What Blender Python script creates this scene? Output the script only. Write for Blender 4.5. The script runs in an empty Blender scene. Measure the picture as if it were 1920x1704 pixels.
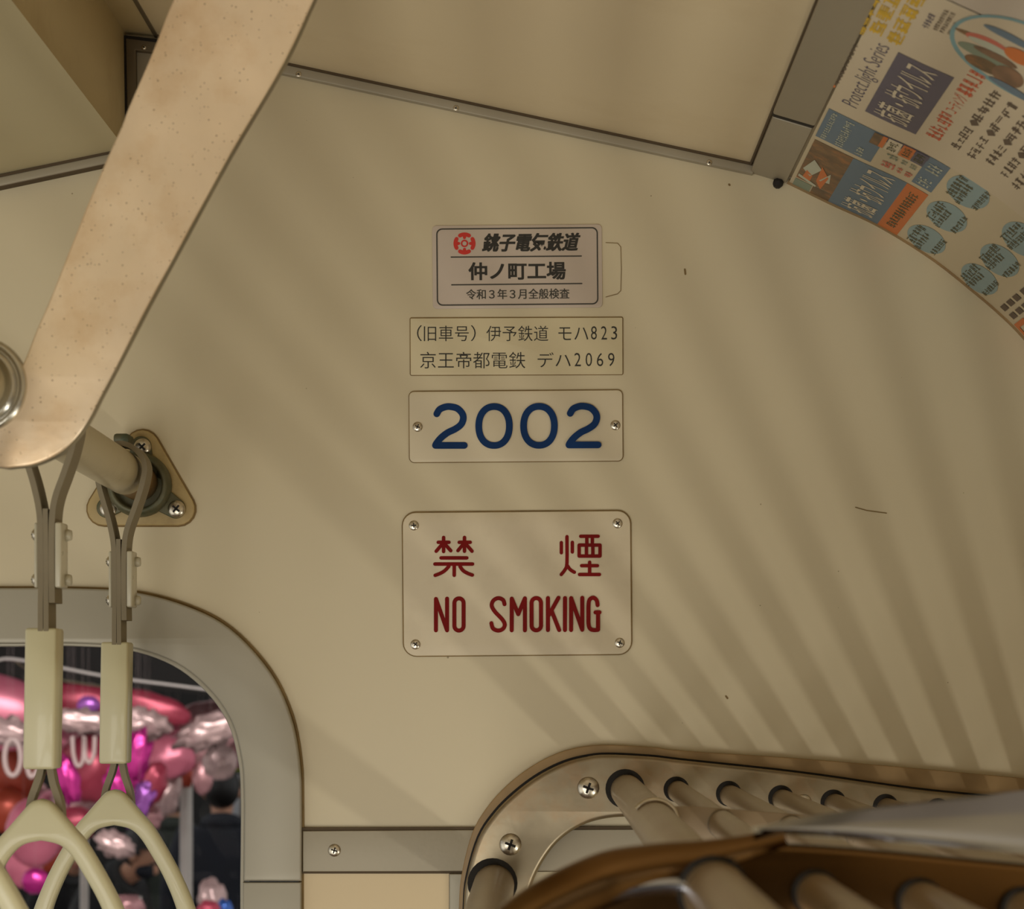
import bpy, bmesh, math, random
from mathutils import Vector, Matrix, noise
random.seed(7)
PI = math.pi
SC = bpy.context.scene
COL = SC.collection

# ------------------------------------------------------------------ camera
# eye level of the photographer above the car floor; the camera looks square on at the
# end wall of the car from 2 m away (lens shifted upwards, 4400 px focal length at 1920 px)
EYE = 1.80
F = 4400.0
CX, CY = 1010.0, 1290.0
cam_d = bpy.data.cameras.new('camera')
cam = bpy.data.objects.new('camera', cam_d)
COL.objects.link(cam)
cam.location = (0, -2.0, EYE)
cam.rotation_euler = (PI / 2, 0, 0)
cam_d.sensor_width = 36.0
cam_d.lens = F / 1920 * 36.0
cam_d.shift_x = (960 - CX) / 1920
cam_d.shift_y = (CY - 852) / 1920
cam_d.clip_start = 0.02
cam_d.dof.use_dof = True
cam_d.dof.focus_distance = 1.98
cam_d.dof.aperture_fstop = 15
SC.camera = cam

# ------------------------------------------------------------------ light and exposure
world = bpy.data.worlds.new('world')
SC.world = world
world.use_nodes = True
bg = world.node_tree.nodes['Background']
bg.inputs[0].default_value = (1.0, 1.0, 0.98, 1)
bg.inputs[1].default_value = 0.50
SC.view_settings.view_transform = 'Standard'
SC.view_settings.look = 'None'
SC.view_settings.exposure = 0.06
SC.view_settings.gamma = 1.0
SC.view_settings.use_curve_mapping = False


def area_light(name, loc, target, sx, sy, power, color):
    d = bpy.data.lights.new(name, 'AREA')
    d.shape = 'RECTANGLE'
    d.size, d.size_y = sx, sy
    d.energy = power
    d.color = color
    o = bpy.data.objects.new(name, d)
    COL.objects.link(o)
    o.location = loc
    o.rotation_euler = (Vector(target) - Vector(loc)).to_track_quat('-Z', 'Y').to_euler()
    return o


# daylight through the low side window on the right (long along the car, made thin to sharpen the tube shadows)
wl = area_light('side_window_light', (0.575, -1.05, 1.20), (0.0, -0.25, 1.9), 0.9, 0.034, 2.9, (1.0, 0.97, 0.90))
wl.rotation_euler = Matrix(((0, 0.60, 0.80), (1, 0, 0), (0, 0.80, -0.60))).to_euler()
# windows on the left side of the car
area_light('left_window_light', (-1.75, -2.1, 0.95), (-0.5, 0.0, 1.4), 2.6, 1.6, 10.0, (1.0, 0.97, 0.90))
# added fill light in the aisle, brightens the lower left of the wall
area_light('aisle_door_light', (-0.55, -2.9, 0.95), (-0.42, 0.0, 1.72), 0.9, 1.3, 19.5, (1.0, 0.97, 0.90))
# added fill light for the balloons outside the end window
area_light('hall_lamp_light', (-1.6, 1.6, 2.9), (-1.5, 5.6, 1.6), 2.0, 0.8, 90.0, (1.0, 0.95, 0.95))

# ------------------------------------------------------------------ helpers


def W(px, py, d=2.0):
    """point seen at photo pixel (px,py), d metres in front of the lens"""
    return Vector(((px - CX) * d / F, d - 2.0, EYE + (CY - py) * d / F))


ROOTS = {}


def tag(o, label=None, cat=None, group=None, kind=None):
    if label: o['label'] = label
    if cat: o['category'] = cat
    if group: o['group'] = group
    if kind: o['kind'] = kind
    return o


def root(name, loc, label=None, cat=None, group=None, kind=None):
    o = bpy.data.objects.new(name, None)
    o.empty_display_size = 0.05
    COL.objects.link(o)
    o.location = loc
    ROOTS[o.name] = Vector(loc)
    return tag(o, label, cat, group, kind)


def mk(name, verts, faces, mat, parent=None, smooth=False, mats=None, fmat=None):
    verts = [Vector(v) for v in verts]
    if parent is not None:
        base = ROOTS[parent.name]
    else:
        lo = Vector((min(v.x for v in verts), min(v.y for v in verts), min(v.z for v in verts)))
        hi = Vector((max(v.x for v in verts), max(v.y for v in verts), max(v.z for v in verts)))
        base = (lo + hi) / 2
        base.z = lo.z
    me = bpy.data.meshes.new(name)
    me.from_pydata([v - base for v in verts], [], faces)
    for m in (mats or [mat]):
        me.materials.append(m)
    if fmat:
        for p, i in zip(me.polygons, fmat):
            p.material_index = i
    if smooth:
        for p in me.polygons:
            p.use_smooth = True
    me.update()
    o = bpy.data.objects.new(name, me)
    COL.objects.link(o)
    if parent is not None:
        o.parent = parent
        ROOTS[o.name] = base
    else:
        o.location = base
        ROOTS[o.name] = base
    return o


def smooth_by_angle(o, deg=35):
    me = o.data
    bm = bmesh.new()
    bm.from_mesh(me)
    for e in bm.edges:
        e.smooth = not (len(e.link_faces) == 2 and e.calc_face_angle(0) > math.radians(deg))
    for f in bm.faces:
        f.smooth = True
    bm.to_mesh(me)
    bm.free()
    return o


def eval_mesh(o):
    dg = bpy.context.evaluated_depsgraph_get()
    dg.update()
    me = bpy.data.meshes.new_from_object(o.evaluated_get(dg))
    return me


def plate_geo(loops, thick, bevel=0.0, res=2):
    """filled 2-D outline (first loop outer, others holes) with thickness; local x,y -> verts, faces"""
    c = bpy.data.curves.new('tmp', 'CURVE')
    c.dimensions = '2D'
    c.fill_mode = 'BOTH'
    for lp in loops:
        s = c.splines.new('POLY')
        s.points.add(len(lp) - 1)
        for p, (x, y) in zip(s.points, lp):
            p.co = (x, y, 0, 1)
        s.use_cyclic_u = True
    c.extrude = max(thick / 2 - bevel, 0)
    c.bevel_depth = bevel
    c.bevel_resolution = res
    c.offset = -bevel
    o = bpy.data.objects.new('tmp', c)
    COL.objects.link(o)
    me = eval_mesh(o)
    vs = [v.co.copy() for v in me.vertices]
    fs = [tuple(p.vertices) for p in me.polygons]
    bpy.data.objects.remove(o)
    bpy.data.meshes.remove(me)
    bpy.data.curves.remove(c)
    return vs, fs


def plate(name, loops, y, thick, mat, parent=None, bevel=0.0, ang=35, res=2):
    """upright plate: loops are (x,z) in metres; front face looks at -y and lies at y"""
    vs, fs = plate_geo(loops, thick, bevel, res)
    vs = [Vector((v.x, y + thick / 2 - v.z, v.y)) for v in vs]
    o = mk(name, vs, fs, mat, parent)
    bm = bmesh.new()
    bm.from_mesh(o.data)
    bmesh.ops.remove_doubles(bm, verts=bm.verts, dist=1e-6)
    bmesh.ops.recalc_face_normals(bm, faces=bm.faces)
    bm.to_mesh(o.data)
    bm.free()
    return smooth_by_angle(o, ang)


def wl_(pts, d=2.0):
    """photo pixels on a plane d metres away -> (x,z)"""
    return [((p[0] - CX) * d / F, EYE + (CY - p[1]) * d / F) for p in pts]


def rrect(cx, cy, w, h, r, n=6, ang=0.0):
    """rounded rectangle in photo pixels (y down), turned ang degrees anticlockwise"""
    out = []
    for sx, sy, a0 in ((1, 1, 0), (-1, 1, 90), (-1, -1, 180), (1, -1, 270)):
        for i in range(n + 1):
            a = math.radians(a0 + 90 * i / n)
            out.append((sx * (w / 2 - r) + r * math.cos(a), sy * (h / 2 - r) + r * math.sin(a)))
    c, s = math.cos(math.radians(-ang)), math.sin(math.radians(-ang))
    return [(cx + x * c - y * s, cy + x * s + y * c) for x, y in out]


def cat_rom(pts, n=6, closed=False):
    out = []
    P = [Vector(p) for p in pts]
    m = len(P)
    for i in range(m if closed else m - 1):
        if closed:
            p0, p1, p2, p3 = P[(i - 1) % m], P[i], P[(i + 1) % m], P[(i + 2) % m]
        else:
            p0, p1, p2, p3 = P[max(i - 1, 0)], P[i], P[i + 1], P[min(i + 2, m - 1)]
        for k in range(n):
            t = k / n
            out.append(0.5 * ((2 * p1) + (p2 - p0) * t + (2 * p0 - 5 * p1 + 4 * p2 - p3) * t * t
                              + (3 * p1 - p0 - 3 * p2 + p3) * t ** 3))
    if not closed:
        out.append(P[-1])
    return [tuple(p) for p in out]


def sweep_geo(path, radii, seg=16, cap=True, squash=None):
    path = [Vector(p) for p in path]
    if not hasattr(radii, '__len__'):
        radii = [radii] * len(path)
    vs, fs = [], []
    t0 = (path[1] - path[0]).normalized()
    up = Vector((0, 0, 1)) if abs(t0.z) < 0.9 else Vector((1, 0, 0))
    n = (up - t0 * up.dot(t0)).normalized()
    for i, p in enumerate(path):
        a = path[max(i - 1, 0)]
        b = path[min(i + 1, len(path) - 1)]
        t = (b - a).normalized()
        n = (n - t * n.dot(t)).normalized()
        bb = t.cross(n)
        for k in range(seg):
            an = 2 * PI * k / seg
            q = squash or (1, 1)
            vs.append(p + (n * math.cos(an) * q[0] + bb * math.sin(an) * q[1]) * radii[i])
    for i in range(len(path) - 1):
        for k in range(seg):
            k2 = (k + 1) % seg
            fs.append((i * seg + k, i * seg + k2, (i + 1) * seg + k2, (i + 1) * seg + k))
    if cap:
        fs.append(tuple(range(seg - 1, -1, -1)))
        e = (len(path) - 1) * seg
        fs.append(tuple(range(e, e + seg)))
    return vs, fs


def tube(name, path, radii, mat, parent=None, seg=16, cap=True, squash=None):
    vs, fs = sweep_geo(path, radii, seg, cap, squash)
    return smooth_by_angle(mk(name, vs, fs, mat, parent), 50)


def box_geo(lo, hi):
    x0, y0, z0 = lo
    x1, y1, z1 = hi
    v = [(x0, y0, z0), (x1, y0, z0), (x1, y1, z0), (x0, y1, z0), (x0, y0, z1), (x1, y0, z1), (x1, y1, z1), (x0, y1, z1)]
    f = [(3, 2, 1, 0), (4, 5, 6, 7), (0, 1, 5, 4), (1, 2, 6, 5), (2, 3, 7, 6), (3, 0, 4, 7)]
    return v, f


def bevel_mesh(o, w, seg=2, ang=30):
    bm = bmesh.new()
    bm.from_mesh(o.data)
    es = [e for e in bm.edges if len(e.link_faces) == 2 and e.calc_face_angle(0) > math.radians(ang)]
    bmesh.ops.bevel(bm, geom=es, offset=w, segments=seg, affect='EDGES', profile=0.5, clamp_overlap=True)
    bm.to_mesh(o.data)
    bm.free()
    return smooth_by_angle(o, 40)


def lathe_geo(prof, centre, axis='y', seg=24):
    """prof: list of (radius, along -y)"""
    vs, fs = [], []
    for r, h in prof:
        for k in range(seg):
            a = 2 * PI * k / seg
            if axis == 'y':
                vs.append(Vector((centre[0] + r * math.cos(a), centre[1] - h, centre[2] + r * math.sin(a))))
            elif axis == 'x':
                vs.append(Vector((centre[0] + h, centre[1] + r * math.cos(a), centre[2] + r * math.sin(a))))
            else:
                vs.append(Vector((centre[0] + r * math.cos(a), centre[1] + r * math.sin(a), centre[2] + h)))
    for i in range(len(prof) - 1):
        for k in range(seg):
            k2 = (k + 1) % seg
            fs.append((i * seg + k, i * seg + k2, (i + 1) * seg + k2, (i + 1) * seg + k))
    fs.append(tuple(range(seg - 1, -1, -1)))
    e = (len(prof) - 1) * seg
    fs.append(tuple(range(e, e + seg)))
    return vs, fs


def fix_normals(o):
    bm = bmesh.new()
    bm.from_mesh(o.data)
    bmesh.ops.recalc_face_normals(bm, faces=bm.faces)
    bm.to_mesh(o.data)
    bm.free()
    return o


# ------------------------------------------------------------------ materials


def srgb(r, g, b):
    f = lambda c: (c / 255 / 12.92) if c <= 10 else ((c / 255 + 0.055) / 1.055) ** 2.4
    return (f(r), f(g), f(b), 1)


def mat(name, col, rough=0.5, metal=0.0, var=0.0, scale=8.0, spots=None, bump=0.0, bscale=80.0, spec=0.5,
        trans=0.0, alpha=1.0, coat=0.0, dirt=None):
    """procedural principled material; var = mottling of the base colour, spots=(scale,size,colour), dirt=(scale,colour,amount)"""
    m = bpy.data.materials.new(name)
    m.use_nodes = True
    nt = m.node_tree
    b = nt.nodes['Principled BSDF']
    b.inputs['Base Color'].default_value = col
    b.inputs['Roughness'].default_value = rough
    b.inputs['Metallic'].default_value = metal
    b.inputs['Specular IOR Level'].default_value = spec
    b.inputs['Transmission Weight'].default_value = trans
    b.inputs['Alpha'].default_value = alpha
    b.inputs['Coat Weight'].default_value = coat
    tc = nt.nodes.new('ShaderNodeTexCoord')
    out = None
    if var:
        n = nt.nodes.new('ShaderNodeTexNoise')
        n.inputs['Scale'].default_value = scale
        n.inputs['Detail'].default_value = 5
        nt.links.new(tc.outputs['Object'], n.inputs['Vector'])
        r = nt.nodes.new('ShaderNodeValToRGB')
        r.color_ramp.elements[0].position = 0.3
        r.color_ramp.elements[1].position = 0.7
        r.color_ramp.elements[0].color = tuple(c * (1 - var) for c in col[:3]) + (1,)
        r.color_ramp.elements[1].color = tuple(min(c * (1 + var), 1) for c in col[:3]) + (1,)
        nt.links.new(n.outputs['Fac'], r.inputs['Fac'])
        out = r.outputs['Color']
        rr = nt.nodes.new('ShaderNodeMapRange')
        rr.inputs['To Min'].default_value = max(rough - 0.08, 0.02)
        rr.inputs['To Max'].default_value = min(rough + 0.08, 1)
        nt.links.new(n.outputs['Fac'], rr.inputs['Value'])
        nt.links.new(rr.outputs['Result'], b.inputs['Roughness'])

    def mix(fac, colr):
        nonlocal out
        mx = nt.nodes.new('ShaderNodeMix')
        mx.data_type = 'RGBA'
        nt.links.new(fac, mx.inputs['Factor'])
        if out is not None:
            nt.links.new(out, mx.inputs[6])
        else:
            mx.inputs[6].default_value = col
        mx.inputs[7].default_value = colr
        out = mx.outputs[2]

    if dirt:
        n = nt.nodes.new('ShaderNodeTexNoise')
        n.inputs['Scale'].default_value = dirt[0]
        n.inputs['Detail'].default_value = 8
        n.inputs['Roughness'].default_value = 0.65
        nt.links.new(tc.outputs['Object'], n.inputs['Vector'])
        r = nt.nodes.new('ShaderNodeMapRange')
        r.inputs['From Min'].default_value = 0.5
        r.inputs['From Max'].default_value = 0.78
        r.inputs['To Max'].default_value = dirt[2]
        nt.links.new(n.outputs['Fac'], r.inputs['Value'])
        mix(r.outputs['Result'], dirt[1])
    if spots:
        v = nt.nodes.new('ShaderNodeTexVoronoi')
        v.inputs['Scale'].default_value = spots[0]
        nt.links.new(tc.outputs['Object'], v.inputs['Vector'])
        # only some of the cells carry a pit: random cell colour picks them
        sx = nt.nodes.new('ShaderNodeSeparateColor')
        nt.links.new(v.outputs['Color'], sx.inputs['Color'])
        siz = nt.nodes.new('ShaderNodeMapRange')
        siz.inputs['From Min'].default_value = spots[3] if len(spots) > 3 else 0.6
        siz.inputs['From Max'].default_value = 1.0
        siz.inputs['To Max'].default_value = spots[1]
        nt.links.new(sx.outputs[0], siz.inputs['Value'])
        lt = nt.nodes.new('ShaderNodeMath')
        lt.operation = 'LESS_THAN'
        nt.links.new(v.outputs['Distance'], lt.inputs[0])
        nt.links.new(siz.outputs['Result'], lt.inputs[1])
        ml = nt.nodes.new('ShaderNodeMath')
        ml.operation = 'MULTIPLY'
        ml.inputs[1].default_value = 0.75
        nt.links.new(lt.outputs[0], ml.inputs[0])
        mix(ml.outputs[0], spots[2])
    if out is not None:
        nt.links.new(out, b.inputs['Base Color'])
    if bump:
        n2 = nt.nodes.new('ShaderNodeTexNoise')
        n2.inputs['Scale'].default_value = bscale
        n2.inputs['Detail'].default_value = 3
        nt.links.new(tc.outputs['Object'], n2.inputs['Vector'])
        bp = nt.nodes.new('ShaderNodeBump')
        bp.inputs['Strength'].default_value = bump
        bp.inputs['Distance'].default_value = 0.002
        nt.links.new(n2.outputs['Fac'], bp.inputs['Height'])
        nt.links.new(bp.outputs['Normal'], b.inputs['Normal'])
    return m


BROWN = srgb(70, 50, 25)
M = {}
M['wall'] = mat('cream_wall_laminate', srgb(208, 194, 160), 0.42, var=0.025, scale=3, spots=(75, 0.07, srgb(130, 110, 75), 0.90))
M['wall_low'] = mat('lower_wall_laminate', srgb(212, 190, 148), 0.45, var=0.03, scale=4)
M['ceil'] = mat('ceiling_laminate', srgb(220, 202, 164), 0.38, var=0.02, scale=3, dirt=(5, srgb(185, 158, 112), 0.3))
M['duct'] = mat('duct_paint', srgb(196, 184, 146), 0.5, var=0.03, scale=4)
M['duct_side'] = mat('duct_side_paint', srgb(192, 174, 132), 0.55, var=0.04, scale=6, dirt=(9, srgb(140, 110, 62), 0.4))
M['alu'] = mat('grey_aluminium', srgb(160, 150, 128), 0.5, metal=0.2, var=0.05, scale=12, bump=0.05, bscale=200)
M['alu_frame'] = mat('satin_aluminium_frame', srgb(168, 161, 143), 0.45, metal=0.2, var=0.04, scale=7, spots=(45, 0.09, srgb(70, 60, 40), 0.85))
M['alu_dark'] = mat('dull_dark_aluminium', srgb(110, 98, 76), 0.5, metal=0.3, var=0.1, scale=25)
M['arm'] = mat('worn_cast_aluminium', srgb(238, 215, 182), 0.3, metal=0.4, var=0.10, scale=13, dirt=(15, srgb(205, 158, 92), 0.6),
               spots=(420, 0.24, srgb(140, 106, 62), 0.45), bump=0.14, bscale=50)
M['arm_edge'] = mat('bare_metal_edge', srgb(150, 140, 115), 0.35, metal=0.75, var=0.15, scale=40)
M['collar'] = mat('bright_collar_metal', srgb(200, 195, 180), 0.22, metal=0.85, var=0.06, scale=40)
M['bronze'] = mat('brown_bronze', srgb(128, 98, 56), 0.4, metal=0.4, var=0.2, scale=60)
M['bracket'] = mat('brown_polished_bracket', srgb(110, 82, 50), 0.2, metal=1.0, var=0.08, scale=14)  # brown reflection of the surroundings is put into the metal's base colour
M['chrome'] = mat('polished_chrome', srgb(196, 186, 172), 0.14, metal=1.0, var=0.05, scale=20)
M['chrome_b'] = mat('bluish_chrome', srgb(168, 170, 178), 0.16, metal=1.0, var=0.04, scale=14)  # bluish daylight reflection is put into the base tint
M['steel'] = mat('brushed_rack_plate', srgb(152, 139, 115), 0.36, metal=0.9, var=0.16, scale=26, dirt=(22, srgb(165, 110, 55), 0.4), bump=0.12, bscale=45)
M['backing'] = mat('tan_backing_strip', srgb(150, 122, 80), 0.5, var=0.12, scale=40)
M['steel2'] = mat('screw_steel', srgb(200, 190, 170), 0.25, metal=0.95, var=0.1, scale=60)
M['rackpaint'] = mat('painted_rack_tube', srgb(142, 122, 94), 0.3, metal=0.2, var=0.03, scale=10)
M['pipe'] = mat('cream_pipe_sleeve', srgb(186, 172, 136), 0.35, var=0.04, scale=14, dirt=(30, srgb(130, 100, 55), 0.25))
M['verd'] = mat('tarnished_green_bronze', srgb(92, 88, 62), 0.45, metal=0.35, var=0.25, scale=70, dirt=(60, srgb(40, 70, 55), 0.8))
M['backpl'] = mat('yellowed_backing_plate', srgb(178, 154, 102), 0.5, var=0.06, scale=40, dirt=(30, srgb(120, 85, 35), 0.6))
M['grime'] = mat('brown_grime_edge', srgb(130, 106, 64), 0.8, var=0.2, scale=60)
M['black'] = mat('black_gap', srgb(28, 22, 14), 0.8)
M['darkrub'] = mat('dark_rubber_seal', srgb(80, 63, 38), 0.7)
M['strap'] = mat('grey_brown_strap', srgb(128, 116, 90), 0.6, var=0.06, scale=60)
M['clamp'] = mat('milky_white_plastic', srgb(190, 182, 156), 0.3, var=0.03, scale=30, coat=0.2)
M['ivory'] = mat('ivory_plastic', srgb(203, 195, 157), 0.32, var=0.02, scale=20, coat=0.15)
M['sign'] = mat('enamel_sign_cream', srgb(214, 199, 168), 0.5, var=0.03, scale=10, dirt=(30, srgb(130, 105, 70), 0.12))
M['sign2'] = mat('number_plate_cream', srgb(213, 199, 168), 0.5, var=0.02, scale=10)
M['label'] = mat('former_number_label', srgb(214, 200, 162), 0.4, var=0.02, scale=10)
M['sticker'] = mat('grey_white_sticker', srgb(198, 182, 164), 0.4, var=0.02, scale=14)
M['ink'] = mat('black_ink', srgb(40, 36, 26), 0.6)
M['ink_grey'] = mat('dark_grey_ink', srgb(62, 58, 48), 0.6)
M['blue'] = mat('navy_paint', srgb(14, 50, 96), 0.6, var=0.08, scale=30, spec=0.15)
M['red'] = mat('dark_red_paint', srgb(122, 10, 5), 0.6, var=0.1, scale=50, spec=0.15)
M['logo'] = mat('logo_red', srgb(205, 45, 30), 0.5)
M['paper'] = mat('poster_paper', srgb(200, 184, 150), 0.5, var=0.015, scale=6)
M['paper2'] = mat('poster_paper_white', srgb(204, 188, 158), 0.5, var=0.015, scale=6)
M['pr_blue'] = mat('print_slate_blue', srgb(98, 118, 132), 0.5, var=0.05, scale=30)
M['pr_purple'] = mat('print_violet_grey', srgb(90, 84, 98), 0.5, var=0.03, scale=30)
M['pr_orange'] = mat('print_orange', srgb(205, 112, 50), 0.5, var=0.04, scale=30)
M['pr_red'] = mat('print_red', srgb(205, 88, 48), 0.5)
M['pr_pink'] = mat('print_rose', srgb(200, 105, 85), 0.5)
M['pr_gold'] = mat('print_gold', srgb(205, 165, 40), 0.5, var=0.2, scale=120)
M['pr_sky'] = mat('print_pale_blue', srgb(140, 162, 160), 0.5, var=0.04, scale=40)
M['pr_pale'] = mat('print_pale_tint', srgb(186, 188, 165), 0.5, var=0.04, scale=40)
M['pr_text'] = mat('print_grey_brown', srgb(98, 82, 66), 0.6)
M['pr_olive'] = mat('print_olive', srgb(96, 92, 62), 0.6)
M['pr_violet'] = mat('print_thin_violet', srgb(92, 84, 100), 0.6)
M['pr_photo'] = mat('print_dark_photo', srgb(112, 86, 56), 0.5, var=0.45, scale=60, dirt=(70, srgb(190, 120, 60), 0.8))
M['pr_teal'] = mat('print_teal_wash', srgb(120, 158, 160), 0.5, var=0.15, scale=40)
M['pr_brown'] = mat('print_brown_wash', srgb(128, 96, 70), 0.5, var=0.3, scale=60)
M['pr_green'] = mat('print_green_grey', srgb(128, 140, 118), 0.5)
M['pr_white'] = mat('print_white', srgb(214, 200, 170), 0.5)


# ------------------------------------------------------------------ writing


def text_geo(body, shear=0.0, bold=0.0):
    c = bpy.data.curves.new('tmp', 'FONT')
    c.body = body
    c.shear = shear
    c.offset = bold
    c.resolution_u = 3
    o = bpy.data.objects.new('tmp', c)
    COL.objects.link(o)
    me = eval_mesh(o)
    vs = [(v.co.x, v.co.y) for v in me.vertices]
    fs = [tuple(p.vertices) for p in me.polygons]
    bpy.data.objects.remove(o)
    bpy.data.meshes.remove(me)
    bpy.data.curves.remove(c)
    return vs, fs


def fit_text(body, x0, x1, ytop, ybot, shear=0.0, bold=0.0):
    """text squeezed into a box given in photo pixels (y down)"""
    vs, fs = text_geo(body, shear, bold)
    ax0, ax1 = min(v[0] for v in vs), max(v[0] for v in vs)
    ay0, ay1 = min(v[1] for v in vs), max(v[1] for v in vs)
    out = [(x0 + (v[0] - ax0) / (ax1 - ax0) * (x1 - x0), ybot + (v[1] - ay0) / (ay1 - ay0) * (ytop - ybot)) for v in vs]
    return out, fs


def strokes_geo(lines, w, n=8):
    """round-ended pen strokes; each line a list of points (y down, pixels)"""
    vs, fs = [], []
    for ln in lines:
        for i in range(len(ln) - 1):
            a, b = Vector(ln[i]), Vector(ln[i + 1])
            d = (b - a)
            if d.length < 1e-9:
                continue
            nrm = Vector((-d.y, d.x)).normalized() * (w / 2)
            k = len(vs)
            z = len(fs) * 5e-6
            vs += [tuple(a + nrm) + (z,), tuple(b + nrm) + (z,), tuple(b - nrm) + (z,), tuple(a - nrm) + (z,)]
            fs.append((k, k + 1, k + 2, k + 3))
        for p in ln:
            k = len(vs)
            z = len(fs) * 5e-6
            for j in range(n):
                a = 2 * PI * j / n
                vs.append((p[0] + math.cos(a) * w / 2, p[1] - math.sin(a) * w / 2, z))
            fs.append(tuple(range(k, k + n)))
    return vs, fs


def merge(*geos):
    vs, fs = [], []
    for v, f in geos:
        k = len(vs)
        vs += list(v)
        fs += [tuple(i + k for i in q) for q in f]
    return vs, fs


def flat_on_wall(name, geo, y, m, parent):
    vs, fs = geo
    o = mk(name, [Vector(((v[0] - CX) / 2200, y - (v[2] if len(v) > 2 else 0), EYE + (CY - v[1]) / 2200)) for v in vs], fs, m, parent)
    # flat print: every face looks into the car
    bm = bmesh.new()
    bm.from_mesh(o.data)
    for f in bm.faces:
        if f.normal.y > 0:
            f.normal_flip()
    bm.to_mesh(o.data)
    bm.free()
    return o


# a cross-head screw, radius 1, dome towards -y; shared by every screw of the scene
def screw_mesh():
    prof = [(1.0, -0.1), (1.0, 0.08), (0.93, 0.25), (0.75, 0.40), (0.5, 0.49), (0.2, 0.53)]
    vs, fs = lathe_geo(prof, (0, 0, 0), 'y', 20)
    fm = [0] * len(fs)
    for a, b in (((-0.5, -0.575, -0.11), (0.5, -0.2, 0.11)), ((-0.11, -0.575, -0.5), (0.11, -0.2, 0.5))):
        v, f = box_geo(a, b)
        k = len(vs)
        vs += [Vector(q) for q in v]
        fs += [tuple(i + k for i in q) for q in f]
        fm += [1] * len(f)
    me = bpy.data.meshes.new('screw')
    me.from_pydata(vs, [], fs)
    me.materials.append(M['steel2'])
    me.materials.append(M['black'])
    bm = bmesh.new()
    bm.from_mesh(me)
    bmesh.ops.recalc_face_normals(bm, faces=bm.faces)
    bm.to_mesh(me)
    bm.free()
    for p, i in zip(me.polygons, fm):
        p.material_index = i
        p.use_smooth = i == 0 and len(p.vertices) == 4
    return me


SCREW = screw_mesh()


def screw(loc, r, parent, turn=0.0, depth=1.0, axis=None):
    o = bpy.data.objects.new('screw', SCREW)
    COL.objects.link(o)
    o.parent = parent
    o.location = Vector(loc) - ROOTS[parent.name]
    o.scale = (r, r * depth, r)
    o.rotation_euler = axis or (0, turn, 0)
    return o


# ------------------------------------------------------------------ the end wall
# profile of ceiling at the end wall (photo pixels on the wall plane)
COVE = [(1478, 338), (1560, 378), (1650, 420), (1750, 482), (1830, 545), (1880, 588), (1920, 628), (2000, 722),
        (2080, 838), (2160, 980), (2230, 1150), (2290, 1350), (2333, 1595), (2336, 1800)]
DUCT_X = 241
WIN_CX = -60.0
right_out = [(40, 1103), (140, 1103.5), (250, 1110), (350, 1136), (433, 1179), (507, 1259), (547, 1343), (564, 1430), (567, 1520), (567, 1650)]
right_in = [(40, 1207), (133, 1206), (247, 1214), (333, 1243), (396, 1293), (437, 1353), (456, 1426), (460, 1490), (460, 1560), (459, 1650)]


def win_loop(half, bottom, inset=0.0):
    h = cat_rom(half, 5)
    h = [(x - inset, y + inset) for x, y in h]
    h = h + [(h[-1][0], bottom)]
    left = [(2 * WIN_CX - x, y) for x, y in reversed(h)]
    return h + left


hole = win_loop([(x - 8 if i > 2 else x, y + 8) for i, (x, y) in enumerate(right_out)], 3040)
wall_out = [(-1500, -260), (2420, -260), (2420, 5250), (-1500, 5250)]
UP_Y = 1560
# upper wall and the panel below the belt strip
wall = root('wall_end', W(400, 5250, 2.0), kind='structure')
plate('wall_panel', [wl_(wall_out), wl_(hole)], 0.0, 0.03, M['wall'], wall)
# lower panel right of the window: a separate, slightly proud sheet
plate('lower_panel', [wl_([(567, 1636), (842, 1636), (842, 3900), (567, 3900)])], -0.0025, 0.003, M['wall_low'], wall)
tag(wall, kind='structure')
flat_on_wall('old_sticker_outline', strokes_geo([[(1136, 455), (1158, 456), (1164, 463), (1165, 505), (1164, 545), (1158, 551), (1136, 557)]], 1.4), -0.0004, M['grime'], wall)
flat_on_wall('scratch_mark', strokes_geo([[(1604, 951), (1625, 957), (1662, 962)]], 2.0), -0.0004, M['grime'], wall)
flat_on_wall('chip_mark', merge(strokes_geo([[(1284, 505), (1285, 514)]], 3.5), strokes_geo([[(1361, 1305), (1364, 1309)]], 3.5),
                                strokes_geo([[(1457, 350), (1457, 351)]], 4), strokes_geo([[(1367, 346), (1368, 347)]], 4)), -0.0004, M['grime'], wall)

# belt strip to the right of the window and upright strip under the rack
t3 = root('trim_3', W(730, 1632, 2.0), kind='structure')
o = plate('strip', [wl_([(569, 1557), (900, 1555), (900, 1632), (569, 1633)])], -0.006, 0.006, M['alu'], t3, 0.0008)
plate('seal_line', [wl_([(566, 1551), (1300, 1549), (1300, 1557), (566, 1558)])], -0.004, 0.004, M['darkrub'], t3)
plate('seal_line', [wl_([(566, 1632), (872, 1632), (872, 1637), (566, 1637)])], -0.004, 0.004, M['darkrub'], t3)
plate('strip', [wl_([(900, 1555), (1900, 1552), (1900, 1632), (900, 1632)])], -0.005, 0.005, M['alu'], t3, 0.0008)
screw(W(627, 1594, 1.994), 12 / 2200, t3, 0.3, 0.7)
t6 = root('trim_6', W(858, 3900, 2.0), kind='structure')
plate('strip', [wl_([(843, 1637), (876, 1637), (876, 3900), (843, 3900)])], -0.008, 0.008, M['alu_frame'], t6, 0.001)
plate('wall_below_rack', [wl_([(876, 1634), (2330, 1634), (2330, 3900), (876, 3900)])], -0.002, 0.002, M['wall'], t6)

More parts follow.
